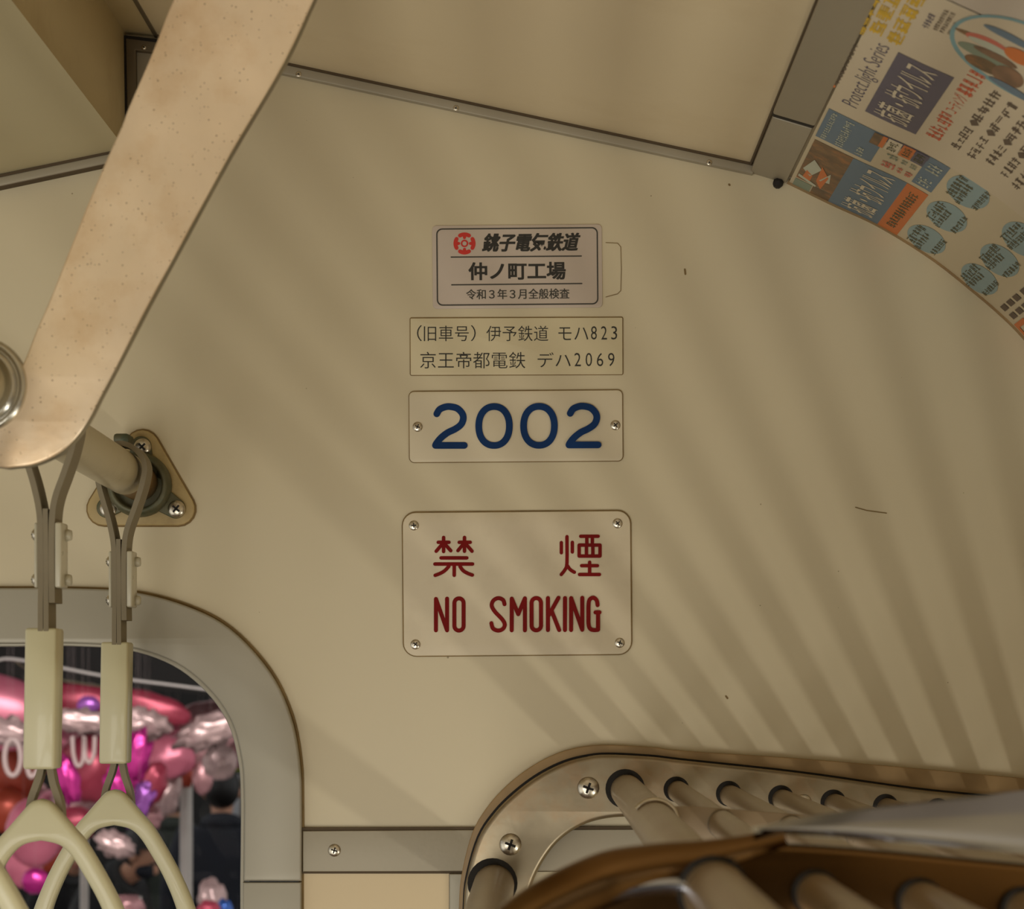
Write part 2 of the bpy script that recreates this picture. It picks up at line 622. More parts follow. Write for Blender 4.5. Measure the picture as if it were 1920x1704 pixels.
# ------------------------------------------------------------------ end window
win = root('window_1', W(WIN_CX, 3060, 2.0), kind='structure')
JO = 1650
fo = win_loop(right_out, JO)
fi = win_loop(right_in, JO)
ring = fo[:len(fo) // 2] + list(reversed(fi[:len(fi) // 2]))
ro = cat_rom(right_out, 5)
ri = cat_rom(right_in, 5)
lo_ = [(2 * WIN_CX - x, y) for x, y in reversed(ro)]
li_ = [(2 * WIN_CX - x, y) for x, y in reversed(ri)]
arch = lo_ + ro + list(reversed(ri)) + list(reversed(li_))
arch = [(2 * WIN_CX - x, y) for x, y in reversed(ro)] + ro[0:] + list(reversed(ri)) + [(2 * WIN_CX - x, y) for x, y in ri]
plate('arched_frame', [wl_(arch)], -0.010, 0.012, M['alu_frame'], win, 0.002, 40)
for s in (1, -1):
    q = [(458, 1652.5), (566.5, 1652.5), (566.5, 3060), (458, 3060)]
    if s < 0:
        q = [(2 * WIN_CX - x, y) for x, y in q]
    plate('side_frame', [wl_(q)], -0.010, 0.012, M['alu_frame'], win, 0.0012)
plate('sill_frame', [wl_([(2 * WIN_CX - 458, 2960), (458, 2960), (458, 3060), (2 * WIN_CX - 458, 3060)])], -0.010, 0.012, M['alu_frame'], win, 0.0012)
# thin dark line of sealant round the frame
so = [(x + 3.5 if i > 1 else x, y - 3.5 if i < 9 else y) for i, (x, y) in enumerate(right_out)]
so_l = win_loop(so, 3064)
plate('sealant', [wl_(so_l), wl_(win_loop([(x - 6, y + 6) for x, y in right_out], 3050))], -0.003, 0.004, M['grime'], win)
# bright inner lip (reveal) that runs back into the wall
lipo = win_loop([(x + 1.5, y - 1.5) for x, y in right_in], 2965)
lipi = win_loop([(x - 7, y + 5) for x, y in right_in], 2952)
plate('inner_lip', [wl_(lipo), wl_(lipi)], -0.007, 0.034, M['alu_frame'], win, 0.0012)
M['glass'] = mat('window_glass', (1, 1, 1, 1), 0.0, trans=1.0, spec=0.3)
M['glass'].node_tree.nodes['Principled BSDF'].inputs['IOR'].default_value = 1.04
plate('pane', [wl_(win_loop([(x - 4, y + 3) for x, y in right_in], 2955))], 0.012, 0.004, M['glass'], win)

# ------------------------------------------------------------------ ceiling
Y_BACK = -5.0


def extrude_profile(name, pts, mat_, parent, y0=0.0, y1=Y_BACK, off=0.0, smooth=False, thick=0.004):
    """pts: photo pixels on the wall plane, extruded along the car; thickness grows away from the car"""
    P = [Vector((x, z)) for x, z in wl_(pts)]
    N = []
    for i in range(len(P)):
        t = (P[min(i + 1, len(P) - 1)] - P[max(i - 1, 0)]).normalized()
        N.append(Vector((-t.y, t.x)))     # left of travel: up/outside when travelling to the right
    vs, fs = [], []
    for y in (y0, y1):
        for p, n in zip(P, N):
            a = p + n * off
            vs.append((a.x, y, a.y))
        for p, n in zip(P, N):
            a = p + n * (off + thick)
            vs.append((a.x, y, a.y))
    m = len(P)
    for i in range(m - 1):
        fs.append((i, i + 1, 2 * m + i + 1, 2 * m + i))
        fs.append((m + i, 3 * m + i, 3 * m + i + 1, m + i + 1))
    fs.append(tuple(list(range(0, m)) + list(range(2 * m - 1, m - 1, -1))))
    fs.append(tuple(list(range(2 * m, 3 * m)) + list(range(4 * m - 1, 3 * m - 1, -1))))
    fs.append((0, 2 * m, 3 * m, m))
    fs.append((m - 1, 2 * m - 1, 4 * m - 1, 3 * m - 1))
    o = fix_normals(mk(name, vs, fs, mat_, parent))
    if smooth:
        smooth_by_angle(o, 30)
    return o


ceil = root('ceiling', W(700, 60, 2.0), kind='structure')
extrude_profile('duct_panel', [(-1500, 640), (DUCT_X - 2, 284)], M['duct'], ceil)
extrude_profile('duct_side', [(DUCT_X - 2, 284), (236, 64)], M['duct_side'], ceil, thick=0.003)
extrude_profile('recess_panel', [(236, 64), (292, 69)], M['duct_side'], ceil)
extrude_profile('seam_bead', [(290, 70.5), (298, 72)], M['alu_dark'], ceil, thick=0.002)
extrude_profile('main_panel', [(295, 69), (1424, 312)], M['ceil'], ceil)
cove_c = cat_rom([(1420, 311)] + COVE, 5)
extrude_profile('cove_panel', cove_c, M['ceil'], ceil, off=0.003, smooth=True)
# framed hatch at the end of the recess beside the duct
ht = root('trim_7', W(285, 285, 2.0), kind='structure')
plate('hatch_frame', [wl_([(239, 76), (330, 88), (330, 282), (243, 282)]), wl_([(258, 100), (314, 106), (314, 266), (260, 266)])], -0.010, 0.010, M['alu_dark'], ht, 0.001)
plate('hatch_panel', [wl_([(254, 96), (318, 100), (318, 270), (256, 270)])], -0.003, 0.003, M['alu'], ht)
plate('seal_line', [wl_([(234, 72), (332, 84), (332, 90), (239, 78), (243, 284), (238, 284)])], -0.0105, 0.008, M['black'], ht)
screw(W(270, 89, 1.99), 5 / 2200, ht, 0.5)

# aluminium strips in the corner between end wall and ceiling
t1 = root('trim_1', W(860, 200, 2.0), kind='structure')
c_ = lambda x: 69 + (x - 295) * (312 - 69) / (1424 - 295)
plate('strip', [wl_([(297, c_(297) + 4), (1416, c_(1416) + 4), (1410, c_(1410) + 21), (297, c_(297) + 23)])], -0.008, 0.008, M['alu'], t1, 0.0012)
plate('gap_line', [wl_([(297, c_(297) - 2), (1414, c_(1414) - 2), (1414, c_(1414) + 4.5), (297, c_(297) + 4.5)])], -0.0085, 0.008, M['darkrub'], t1)
for px in (560, 855, 1330):
    screw(W(px, c_(px) + 13, 1.992), 5.5 / 2200, t1, 0.4, 0.6)
t2 = root('trim_2', W(50, 345, 2.0), kind='structure')
d_ = lambda x: 284 + (DUCT_X - 2 - x) * (640 - 284) / (1500 + DUCT_X - 2)
dd = lambda x: 338 - 0.213 * x
plate('strip', [wl_([(-700, dd(-700)), (238, dd(238)), (238, dd(238) + 18), (-700, dd(-700) + 18)])], -0.012, 0.012, M['alu'], t2, 0.0015)
plate('gap_line', [wl_([(-700, dd(-700) - 4), (238, dd(238) - 4), (238, dd(238) + 1), (-700, dd(-700) + 1)])], -0.0123, 0.01, M['darkrub'], t2)
plate('gap_line', [wl_([(-700, dd(-700) + 17.5), (238, dd(238) + 17.5), (238, dd(238) + 20), (-700, dd(-700) + 20)])], -0.011, 0.01, M['darkrub'], t2)

# strip along the ceiling that holds the posters, in two lengths
t5 = root('trim_5', W(1450, 330, 2.0), kind='structure')


def ceil_strip(a, b, y0, y1, h, nm, m_):
    A, B = W(*a, 2.0), W(*b, 2.0)
    n = Vector((B.z - A.z, 0, -(B.x - A.x))).normalized()      # into the car
    if n.z > 0: n = -n
    vs = []
    for y in (y0, y1):
        for p in (A, B, B + n * h, A + n * h):
            vs.append((p.x, y, p.z))
    fs = [(0, 1, 2, 3), (7, 6, 5, 4), (0, 4, 5, 1), (1, 5, 6, 2), (2, 6, 7, 3), (3, 7, 4, 0)]
    o = fix_normals(mk(nm, vs, fs, m_, t5))
    return bevel_mesh(o, 0.0015, 2)


ceil_strip((1411, 308), (1478, 328), -0.001, -0.194, 0.008, 'rail_length', M['alu'])
ceil_strip((1409, 306), (1480, 327), -0.2045, Y_BACK, 0.0085, 'rail_length', M['alu'])
ceil_strip((1406, 304.5), (1411, 306.5), -0.002, Y_BACK, 0.004, 'gap_line', M['darkrub'])
ceil_strip((1409, 306), (1480, 327), -0.1938, -0.2047, 0.0079, 'gap_line', M['black'])  # black filler standing in for the shade in the rail joint
mk('end_plug', *lathe_geo([(0.0042, 0), (0.0046, 0.006), (0.003, 0.012)], W(1458, 345, 2.0), 'y', 10), M['black'], t5, True)  # black dome standing in for the small dark gap at the rail end

# right side wall of the car, above and below the window band
wr = root('wall_right', (0.625, -1.3, 0.0), kind='structure')
for nm, z0, z1 in (('upper_panel', 1.29, 1.62), ('lower_panel', 0.0, 1.02)):
    v, f = box_geo((0.604, -5.0, z0), (0.63, 0, z1))
    mk(nm, v, f, M['wall'], wr)
for ya, yb in ((-0.55, 0), (-1.75, -1.60), (-3.0, -2.85), (-5.0, -4.4)):
    v, f = box_geo((0.604, ya, 1.02), (0.63, yb, 1.29))
    mk('window_post', v, f, M['wall'], wr)

# floors: the car floor and the ground of the hall outside
M['floor'] = mat('brown_floor', srgb(92, 66, 44), 0.5, var=0.1, scale=6)
M['ground'] = mat('hall_ground', srgb(58, 54, 52), 0.7, var=0.2, scale=4)
M['hall'] = mat('dark_hall_wall', srgb(30, 28, 26), 0.8, var=0.2, scale=2)
M['part'] = mat('dark_brown_partition', srgb(74, 50, 30), 0.6, var=0.2, scale=2)
v, f = box_geo((-2.2, -5.06, -0.05), (0.63, 0.06, 0.0))
tag(mk('floor', v, f, M['floor']), kind='structure')
v, f = box_geo((-2.2, -5.06, 0.0), (0.63, -5.0, 2.4))
tag(mk('wall_partition', v, f, M['part']), kind='structure')  # unseen rear wall, put in dark for the polished metal to reflect
v, f = box_geo((-9, 0.07, -0.40), (5, 17, -0.35))
tag(mk('floor_hall', v, f, M['ground']), kind='structure')
v, f = box_geo((-9, 17, -0.4), (5, 17.1, 6.5))
tag(mk('wall_back', v, f, M['hall']), kind='structure')

# ------------------------------------------------------------------ signs


def sign(name, label, cx, cy, w, h, r, ang, thick, m, bev, grime=2.0):
    t = root(name, W(cx, cy + h / 2, 2.0), label, 'sign')
    plate('plate', [wl_(rrect(cx, cy, w, h, r, 6, ang))], -thick, thick, m, t, bev)
    if grime:
        plate('grime_edge', [wl_(rrect(cx, cy - 0.4, w + grime * 2, h + grime * 2, r + grime, 6, ang))], -thick * 0.45, thick * 0.45, M['grime'], t)
    return t


def rot_pts(geo, cx, cy, ang):
    vs, fs = geo
    c, s = math.cos(math.radians(-ang)), math.sin(math.radians(-ang))
    return [(cx + (x - cx) * c - (y - cy) * s, cy + (x - cx) * s + (y - cy) * c) for x, y in vs], fs


def bolder(geo, dx, dy):
    vs, fs = geo
    return merge(*[([(x + a, y + b, k * 8e-6) for x, y in vs], fs) for k, (a, b) in enumerate(((-dx, -dy), (dx, -dy), (dx, dy), (-dx, dy)))])


# inspection sticker
st = sign('inspection_sticker', 'grey sticker with red wheel logo and black border, topmost of the signs', 970, 500, 318, 156, 8, 0.5, 0.0012, M['sticker'], 0.0003, 0)
st['category'] = 'sticker'
bo = rrect(970, 500, 303, 145, 11, 6, 0.5)
bi = rrect(970, 500, 298, 140, 9, 6, 0.5)
n_ = len(bo)
flat_on_wall('border_line', (bo + bi, [(i, (i + 1) % n_, n_ + (i + 1) % n_, n_ + i) for i in range(n_)]), -0.0014, M['ink_grey'], st)
flat_on_wall('rule_line', strokes_geo([[(846, 482.5), (1090, 480.5)]], 2.4, 6), -0.0014, M['ink_grey'], st)
flat_on_wall('rule_line', strokes_geo([[(847, 534.5), (1091, 532)]], 2.4, 6), -0.0014, M['ink_grey'], st)
flat_on_wall('lettering', bolder(rot_pts(fit_text('銚子電気鉄道', 905, 1088, 438, 472, 0.28, 0.012), 970, 500, 0.5), 0.9, 0.5), -0.0014, M['ink'], st)
flat_on_wall('lettering', bolder(rot_pts(fit_text('仲ノ町工場', 879, 1060, 492, 525, 0, 0.010), 970, 500, 0.5), 0.7, 0.5), -0.0014, M['ink'], st)
flat_on_wall('lettering', bolder(rot_pts(fit_text('令和３年３月全般検査', 874, 1067, 542, 561, 0, 0.0), 970, 500, 0.5), 0.35, 0.2), -0.0014, M['ink_grey'], st)
lg = []
for k in range(4):
    arc = [(871 + 17 * math.cos(math.radians(90 * k + a)), 457 + 17 * math.sin(math.radians(90 * k + a))) for a in range(-30, 31, 10)]
    lg.append(strokes_geo([arc], 7.5, 8))
    a = math.radians(90 * k)
    lg.append(strokes_geo([[(871 + 15 * math.cos(a), 457 + 15 * math.sin(a)), (871 + 11 * math.cos(a), 457 + 11 * math.sin(a))]], 6, 8))
lg.append(strokes_geo([[(871 + 5.6 * math.cos(a * PI / 8), 457 + 5.6 * math.sin(a * PI / 8)) for a in range(17)]], 3, 6))
flat_on_wall('wheel_logo', merge(*lg), -0.0014, M['logo'], st)

# former number label
fl = sign('former_number_label', 'thin cream label with two lines of small black text, under the grey sticker', 968.5, 649.5, 397, 106, 2, 0.2, 0.0012, M['label'], 0.0002, 1.8)
segs = [('（', 782, 791, 610, 640), ('旧車号', 795, 879, 611, 640), ('）', 883, 892, 610, 640), ('伊予鉄道', 912, 1028, 611, 640),
        ('モハ', 1047, 1103, 614, 638), ('8', 1108, 1119, 612, 637), ('2', 1127, 1138, 612, 637), ('3', 1146, 1157, 612, 637),
        ('京王帝都電鉄', 788, 985, 660, 691), ('デハ', 1008, 1070, 661, 689)]
segs += [(c, 1077 + i * 21, 1089 + i * 21, 662, 687) for i, c in enumerate('2069')]
flat_on_wall('lettering', merge(*[fit_text(*s, 0, -0.004) for s in segs]), -0.0014, M['ink'], fl)

# number plate 2002
A = 0.45
nb = sign('number_plate', 'cream number plate with 2002 in rounded navy numerals and two screws', 967.5, 799.5, 399, 132, 9, A, 0.0025, M['sign2'], 0.0005, 1.6)
c3 = lambda pts: [(750 + x / 4.364, 580 + y / 4.364) for x, y in pts]
two = cat_rom([(302, 858), (325, 822), (370, 802), (412, 799), (468, 813), (508, 852), (519, 895), (500, 945), (450, 983), (390, 1012), (335, 1055), (300, 1098), (291, 1116)], 4)
two2 = [(x + 1090, y - 2) for x, y in two]
ell = lambda cx, cy, rx, ry: [(cx + rx * math.copysign(abs(math.cos(a * PI / 24)) ** 0.92, math.cos(a * PI / 24)), cy + ry * math.copysign(abs(math.sin(a * PI / 24)) ** 0.92, math.sin(a * PI / 24))) for a in range(49)]
flat_on_wall('numerals', strokes_geo([c3(two), c3([(291, 1116), (527, 1116)]), c3(ell(770, 958, 125, 159)), c3(ell(1137, 957, 126, 159)),
                                      c3(two2), c3([(1381, 1114), (1620, 1113)])], 12.6, 14), -0.0028, M['blue'], nb)
screw(W(783, 800, 1.9975), 9.5 / 2200, nb, 0.4, 0.6)
screw(W(1154, 797, 1.9975), 9.5 / 2200, nb, 0.9, 0.6)

# no smoking sign
ns = sign('no_smoking_sign', 'cream NO SMOKING sign in dark red with Japanese characters and a screw in each corner', 969.5, 1094, 426, 268, 24, 0.5, 0.003, M['sign'], 0.0007, 2.2)
c4 = lambda pts: [(740 + x / 4.174, 950 + y / 4.174) for x, y in pts]


def stadium(cx, hw, y0, y1):
    p = []
    for a in range(0, 181, 20):
        p.append((cx - hw * math.cos(math.radians(a)), y0 + hw - hw * math.sin(math.radians(a))))
    for a in range(0, 181, 20):
        p.append((cx + hw * math.cos(math.radians(a)), y1 - hw + hw * math.sin(math.radians(a))))
    return p + [p[0]]


latin = [[(324, 968), (324, 722), (411, 968), (411, 720)], stadium(504, 36, 718, 970),
         cat_rom([(860, 764), (848, 730), (810, 716), (773, 735), (760, 775), (785, 822), (842, 882), (862, 922), (848, 956), (810, 970), (770, 953), (757, 912)], 4),
         [(916, 968), (916, 720), (967, 842), (1019, 718), (1019, 968)], stadium(1108, 37, 716, 968),
         [(1199, 716), (1199, 966)], [(1281, 714), (1206, 850)], [(1229, 818), (1287, 966)], [(1332, 716), (1332, 966)],
         [(1380, 966), (1380, 716), (1467, 964), (1467, 714)],
         cat_rom([(1587, 772), (1580, 735), (1553, 713), (1525, 728), (1516, 765), (1515, 850), (1516, 920), (1528, 955), (1555, 966), (1590, 964)], 4),
         [(1590, 964), (1590, 830)], [(1570, 828), (1602, 828)]]
kanji = [[(384, 242), (384, 352)], [(342, 280), (426, 280)], [(372, 296), (326, 350)], [(396, 296), (440, 346)],
         [(547, 242), (547, 350)], [(506, 280), (592, 280)], [(536, 296), (496, 345)], [(560, 296), (606, 350)],
         [(364, 402), (565, 402)], [(316, 450), (610, 450)], [(467, 455), (467, 538)],
         cat_rom([(425, 468), (395, 500), (360, 522), (318, 538)], 3), cat_rom([(512, 468), (535, 500), (570, 522), (608, 536)], 3),
         [(1304, 282), (1304, 362)], [(1390, 280), (1390, 356)], cat_rom([(1348, 236), (1348, 440), (1335, 490), (1303, 532)], 3), cat_rom([(1350, 462), (1375, 495), (1406, 514)], 3),
         [(1455, 233), (1592, 233)], [(1503, 236), (1503, 300)], [(1546, 236), (1546, 300)],
         [(1443, 302), (1606, 302), (1606, 388), (1443, 388), (1443, 302)], [(1500, 302), (1500, 388)], [(1550, 302), (1550, 388)],
         [(1525, 436), (1525, 530)], [(1462, 463), (1586, 463)], [(1446, 532), (1602, 532)]]
flat_on_wall('lettering', strokes_geo([c4(l) for l in latin[:2]], 7.6, 10), -0.0033, M['red'], ns)
flat_on_wall('lettering', strokes_geo([c4(l) for l in latin[2:]], 7.6, 10), -0.0033, M['red'], ns)
flat_on_wall('lettering', strokes_geo([c4(l) for l in kanji[:13]], 6.7, 10), -0.0033, M['red'], ns)
flat_on_wall('lettering', strokes_geo([c4(l) for l in kanji[13:]], 6.5, 10), -0.0033, M['red'], ns)
for p in ((776, 985), (1158, 981), (779, 1208), (1162, 1205)):
    screw(W(*p, 1.997), 9.5 / 2200, ns, 0.3 + p[0] % 7 * 0.2, 0.6)

# ------------------------------------------------------------------ hand rail with its wall flange
hr = root('hand_rail', W(263, 985, 2.0), 'cream sleeved grab rail running from a tarnished triangular wall flange towards the camera', 'handrail')
P_WALL, P_ARM = W(264, 906, 2.0), W(-40, 722, 1.43)
PDIR = (P_ARM - P_WALL) / (P_ARM.y - P_WALL.y)
rail_at = lambda y: P_WALL + PDIR * (y - P_WALL.y)
R_PIPE = 0.0172
tube('core', [rail_at(-0.005), rail_at(-0.09)], R_PIPE - 0.0012, M['bronze'], hr, 28)
tube('pipe', [rail_at(-0.075), rail_at(-0.4), rail_at(-0.9), rail_at(-1.25)], R_PIPE, M['pipe'], hr, 28)


def tri_round(pts, r, n=6):
    """triangle corners with rounding discs (convex hull of three circles)"""
    out = []
    m = len(pts)
    for i, p in enumerate(pts):
        a, b = Vector(pts[i - 1]), Vector(pts[(i + 1) % m])
        p = Vector(p)
        d1, d2 = (p - a).normalized(), (b - p).normalized()
        n1, n2 = Vector((d1.y, -d1.x)), Vector((d2.y, -d2.x))
        a1, a2 = math.atan2(n1.y, n1.x), math.atan2(n2.y, n2.x)
        while a2 < a1: a2 += 2 * PI
        for k in range(n + 1):
            t = a1 + (a2 - a1) * k / n
            out.append((p.x + r * math.cos(t), p.y + r * math.sin(t)))
    return out


tri = [(268, 838), (335, 954), (196, 954)]
plate('backing_plate', [wl_(tri_round(tri, 31))], -0.004, 0.004, M['backpl'], hr, 0.001)
plate('grime_edge', [wl_(tri_round(tri, 34))], -0.0015, 0.0015, M['grime'], hr)
# three-lobed casting
for n_e, (ex, ey) in enumerate(((267, 838), (331, 954), (203, 953))):
    d_e = Vector((ex - 265, ey - 911)).normalized()
    n_v = Vector((-d_e.y, d_e.x))
    e_ = [(265 + n_v.x * 24, 911 + n_v.y * 24)]
    e_ = [(Vector((265, 911)) + d_e * 46 + n_v * 34), (Vector((265, 911)) + d_e * 54 + n_v * 22)]
    a_0 = math.atan2(n_v.y, n_v.x)
    e_ += [Vector((ex + 19 * math.cos(a_0 - PI * q / 12), ey + 19 * math.sin(a_0 - PI * q / 12))) for q in range(13)]
    e_ += [(Vector((265, 911)) + d_e * 54 - n_v * 22), (Vector((265, 911)) + d_e * 46 - n_v * 34), Vector((265, 911)) - n_v * 30, Vector((265, 911)) + n_v * 30]
    plate('flange_ear', [wl_([tuple(q) for q in e_])], -0.0082 - 0.0002 * n_e, 0.0045, M['verd'], hr, 0.001)
fix_normals(mk('flange_ring', *lathe_geo([(0.027, 0.004), (0.0275, 0.012), (0.026, 0.018), (0.0225, 0.021), (0.0205, 0.019), (0.0195, 0.008)], W(265, 911, 2.0), 'y', 36), M['verd'], hr, True))
for p in ((267, 838), (331, 954), (203, 953)):
    screw(W(*p, 1.992), 16.5 / 2200, hr, 0.6 + p[0] % 5 * 0.1, 0.8)
# small bent lug on top of the pipe
v, f = box_geo(W(222, 836, 1.985), W(242, 812, 1.96))
bevel_mesh(fix_normals(mk('lug', v, f, M['verd'], hr)), 0.0025)

# ------------------------------------------------------------------ bracket that carries the rail
DA = 1.43
ab = root('rail_bracket', W(450, -250, DA), 'large pitted metal bracket arm slanting down from the ceiling to the grab rail', 'bracket')
left = [(520, -420), (430, -220), (380, -110), (324, 0), (298, 66), (276, 120), (240, 203), (227, 238), (200, 297), (165, 380), (130, 468), (90, 568), (68, 618), (50, 665), (36, 695)]
right = [(190, 741), (217, 690), (280, 568), (335, 467), (433, 287), (533, 117), (588, 0), (640, -110), (690, -220), (790, -420)]
head = [(10, 690), (-40, 660), (-100, 680), (-135, 740), (-120, 810), (-70, 858), (0, 876), (28, 876), (67, 870), (110, 850), (143, 820), (168, 784)]
outl = cat_rom(left, 4)[:-1] + cat_rom([left[-1]] + head + right, 4)
hc_ = rail_at(DA - 2.0 + 0.006)
pipe_hole = [(hc_.x + 0.0178 * math.cos(2 * PI * q / 32), hc_.z + 0.0178 * math.sin(2 * PI * q / 32)) for q in range(32)]
plate('arm_plate', [wl_(outl, DA), pipe_hole], DA - 2.0, 0.012, M['arm'], ab, 0.0016, 45, 3)
arm_o = [o for o in ab.children if o.name.startswith('arm_plate')][0]
arm_o.data.materials.append(M['arm_edge'])
for p in arm_o.data.polygons:
    if abs(p.normal.y) < 0.3:
        p.material_index = 1
# collar round the pipe
cc = rail_at(DA - 2.0 + 0.007)
cc.y = DA - 2.0
fix_normals(mk('collar', *lathe_geo([(0.0300, -0.003), (0.0295, 0.001), (0.0280, 0.0035), (0.0262, 0.0035), (0.0250, 0.0015), (0.0240, 0.0025), (0.0228, 0.0055), (0.0210, 0.0060), (0.0195, 0.0045), (0.0178, 0.0040)], cc, 'y', 40), M['collar'], ab, True))

# ------------------------------------------------------------------ hand straps
SF = 2686.0            # photo pixels per metre at the nearer strap
strap_pos = [1.898, 1.638, 1.378]
S0 = rail_at(strap_pos[1] - 2.0)
SX, SY = 100.0, 815.0  # pixel of the rail centre at that strap


def L(px, py, y=0.0):
    return Vector((S0.x + (px - SX) / SF, S0.y + y, S0.z + (SY - py) / SF))


def band(name, pts, t, w, parent, m, y0=0.0, n=5, closed=False):
    """flat strap: path in pixels, thickness t px, width w metres along the car"""
    p = cat_rom(pts, n, closed)
    vs, fs = [], []
    for i, q in enumerate(p):
        a = Vector(p[(i - 1) % len(p)] if closed else p[max(i - 1, 0)])
        b = Vector(p[(i + 1) % len(p)] if closed else p[min(i + 1, len(p) - 1)])
        d = (b - a).normalized()
        nrm = Vector((-d.y, d.x)) * t / 2
        for s, yy in ((1, -w / 2), (1, w / 2), (-1, w / 2), (-1, -w / 2)):
            vs.append(L(q[0] + nrm.x * s, q[1] + nrm.y * s, y0 + yy))
    m_ = len(p)
    for i in range(m_ if closed else m_ - 1):
        a, b = i * 4, ((i + 1) % m_) * 4
        for k in range(4):
            fs.append((a + k, a + (k + 1) % 4, b + (k + 1) % 4, b + k))
    if not closed:
        fs += [(0, 1, 2, 3), (m_ * 4 - 1, m_ * 4 - 2, m_ * 4 - 3, m_ * 4 - 4)]
    o = fix_normals(mk(name, vs, fs, m, parent))
    return smooth_by_angle(o, 50)


hs = root('hand_strap', S0, None, 'hand strap', 'hand straps hanging from the grab rail')
BW = 0.026
band('upper_loop', [(88, 1114), (87.5, 1060), (87, 1000), (84, 965), (74, 920), (62, 880), (53, 845), (50, 808), (67, 774), (100, 760), (133, 773), (153, 806), (147, 850), (131, 900), (115, 945), (109, 985), (108, 1060), (109, 1142)], 11, BW, hs, M['strap'])
band('lower_strap', [(96.5, 967), (97.5, 1060), (98, 1195)], 9.5, BW, hs, M['strap'])
band('lower_strap', [(88, 1114), (87.5, 1150), (87.5, 1195)], 9.5, BW, hs, M['strap'])


def rbox(name, x0, x1, y0, y1, d0, d1, parent, m, bev):
    a, b = L(x0, y1), L(x1, y0)
    v, f = box_geo((a.x, S0.y + d0, a.z), (b.x, S0.y + d1, b.z))
    return bevel_mesh(mk(name, v, f, m, parent), bev, 3)


cl = rbox('clamp_plate', 75, 82.5, 993, 1114, -0.012, 0.012, hs, M['clamp'], 0.0012)
cr = rbox('clamp_plate', 113.5, 127, 992, 1114, -0.013, 0.010, hs, M['clamp'], 0.0015)
for yy in (1014, 1098):
    screw(L(75, yy, -0.004), 0.0046, cl, 0, 1.2, (0, 0, -PI / 2))
    fix_normals(mk('nut', *lathe_geo([(0.0035, -0.001), (0.0042, 0.0015), (0.0034, 0.004)], L(127, yy, 0.002), 'x', 16), M['clamp'], cr, True))
# grip block, hangs slightly out of true
blk = rbox('grip_block', 58.5, 118, 1189, 1452, -0.013, 0.013, hs, M['ivory'], 0.0022)
for v in blk.data.vertices:
    zpx = SY - v.co.z * SF
    v.co.x += -(zpx - 1189) / 263 * 4.2 / SF
# lower loop round the top of the handle
band('lower_loop', [(79, 1448), (74, 1470), (60, 1510), (55, 1545), (64, 1566), (84, 1574), (105, 1566), (115, 1552), (112, 1515), (101, 1480), (95, 1448)], 12.5, 0.011, hs, M['strap'], 0.009)
# rounded triangular handle
half_o = [(0, 0), (16, 5), (30, 18), (63, 56), (83, 79), (112, 126), (145, 188), (174, 258), (184, 305), (172, 340), (135, 356), (60, 360), (0, 361)]
half_i = [(0, 78), (34, 86), (57, 106), (80, 142), (106, 188), (130, 245), (139, 284), (130, 308), (100, 316), (50, 318), (0, 318)]


def sym(h):
    a = cat_rom(h, 4)
    return a + [(-x, y) for x, y in reversed(a[1:-1])]


HX, HY = 83.5, 1508
hl = [[((L(HX + x, HY + y).x), (L(HX + x, HY + y).z)) for x, y in sym(h)] for h in (half_o, half_i)]
plate('triangle_handle', hl, S0.y - 0.008, 0.015, M['ivory'], hs, 0.0045, 60, 4)

labels = ['hand strap hanging nearest the wall flange, its ivory handle partly behind another',
          'middle hand strap with ivory grip block, hanging below the tip of the slanting bracket',
          'nearest hand strap, only one leg of its ivory handle showing, bottom left corner']


def copy_tree(o, parent=None):
    c = o.copy()
    COL.objects.link(c)
    if parent is not None:
        c.parent = parent
    for ch in list(o.children):
        copy_tree(ch, c)
    return c


for i, d in enumerate(strap_pos):
    s = hs if i == 1 else copy_tree(hs)
    s.location = rail_at(d - 2.0) + Vector(((7.0 if i == 0 else 0) / 2318, 0, 0))
    s['label'] = labels[i]

# ------------------------------------------------------------------ luggage rack
rk = root('luggage_rack', W(1400, 1700, 2.0), 'luggage rack of tubes and polished metal brackets, bottom right', 'luggage rack')
po = [(862, 1790), (864, 1700), (869, 1640), (890, 1562), (922, 1512), (962, 1472), (1006, 1440), (1052, 1418), (1095, 1406), (1140, 1402), (1220, 1405), (1300, 1411), (1600, 1434), (1920, 1460), (2330, 1492)]
pi_ = [(2330, 1590), (1920, 1572), (1500, 1545), (1300, 1533), (1200, 1529), (1140, 1531), (1090, 1545), (1045, 1576), (1012, 1622), (992, 1672), (984, 1720), (982, 1790)]
out_c = cat_rom(po, 5)
plate_outer = out_c + cat_rom(pi_, 5)
off_po = [(x - 3, y - 5) for x, y in po]
# tan backing strip behind the plate, showing along the top and round the end
top = [(860, 1790), (861, 1700), (866, 1638), (886, 1560), (917, 1508), (957, 1466), (1002, 1433), (1049, 1410), (1094, 1399), (1140, 1396), (1220, 1400), (1280, 1407), (1493, 1421), (1707, 1439), (1913, 1458), (2330, 1497)]
pe = [(866, 1790), (868, 1700), (873, 1642), (895, 1566), (927, 1517), (967, 1478), (1010, 1447), (1055, 1425), (1097, 1414), (1140, 1410), (1220, 1414), (1280, 1421), (1493, 1444), (1707, 1474), (1880, 1492), (2330, 1540)]
top_c, pe_c = cat_rom(top, 5), cat_rom(pe, 5)
plate('backing_strip', [wl_(top_c + [(2330, 1560), (1100, 1480), (980, 1560), (900, 1790)])], -0.009, 0.009, M['backing'], rk, 0.001)
plate('gap_line', [wl_(pe_c + [(2330, 1570), (1100, 1490), (990, 1560), (905, 1790)])], -0.0105, 0.004, M['black'], rk)
ins = [(x + 2.5 if x < 1100 else x, y + 3.5) for x, y in pe_c]
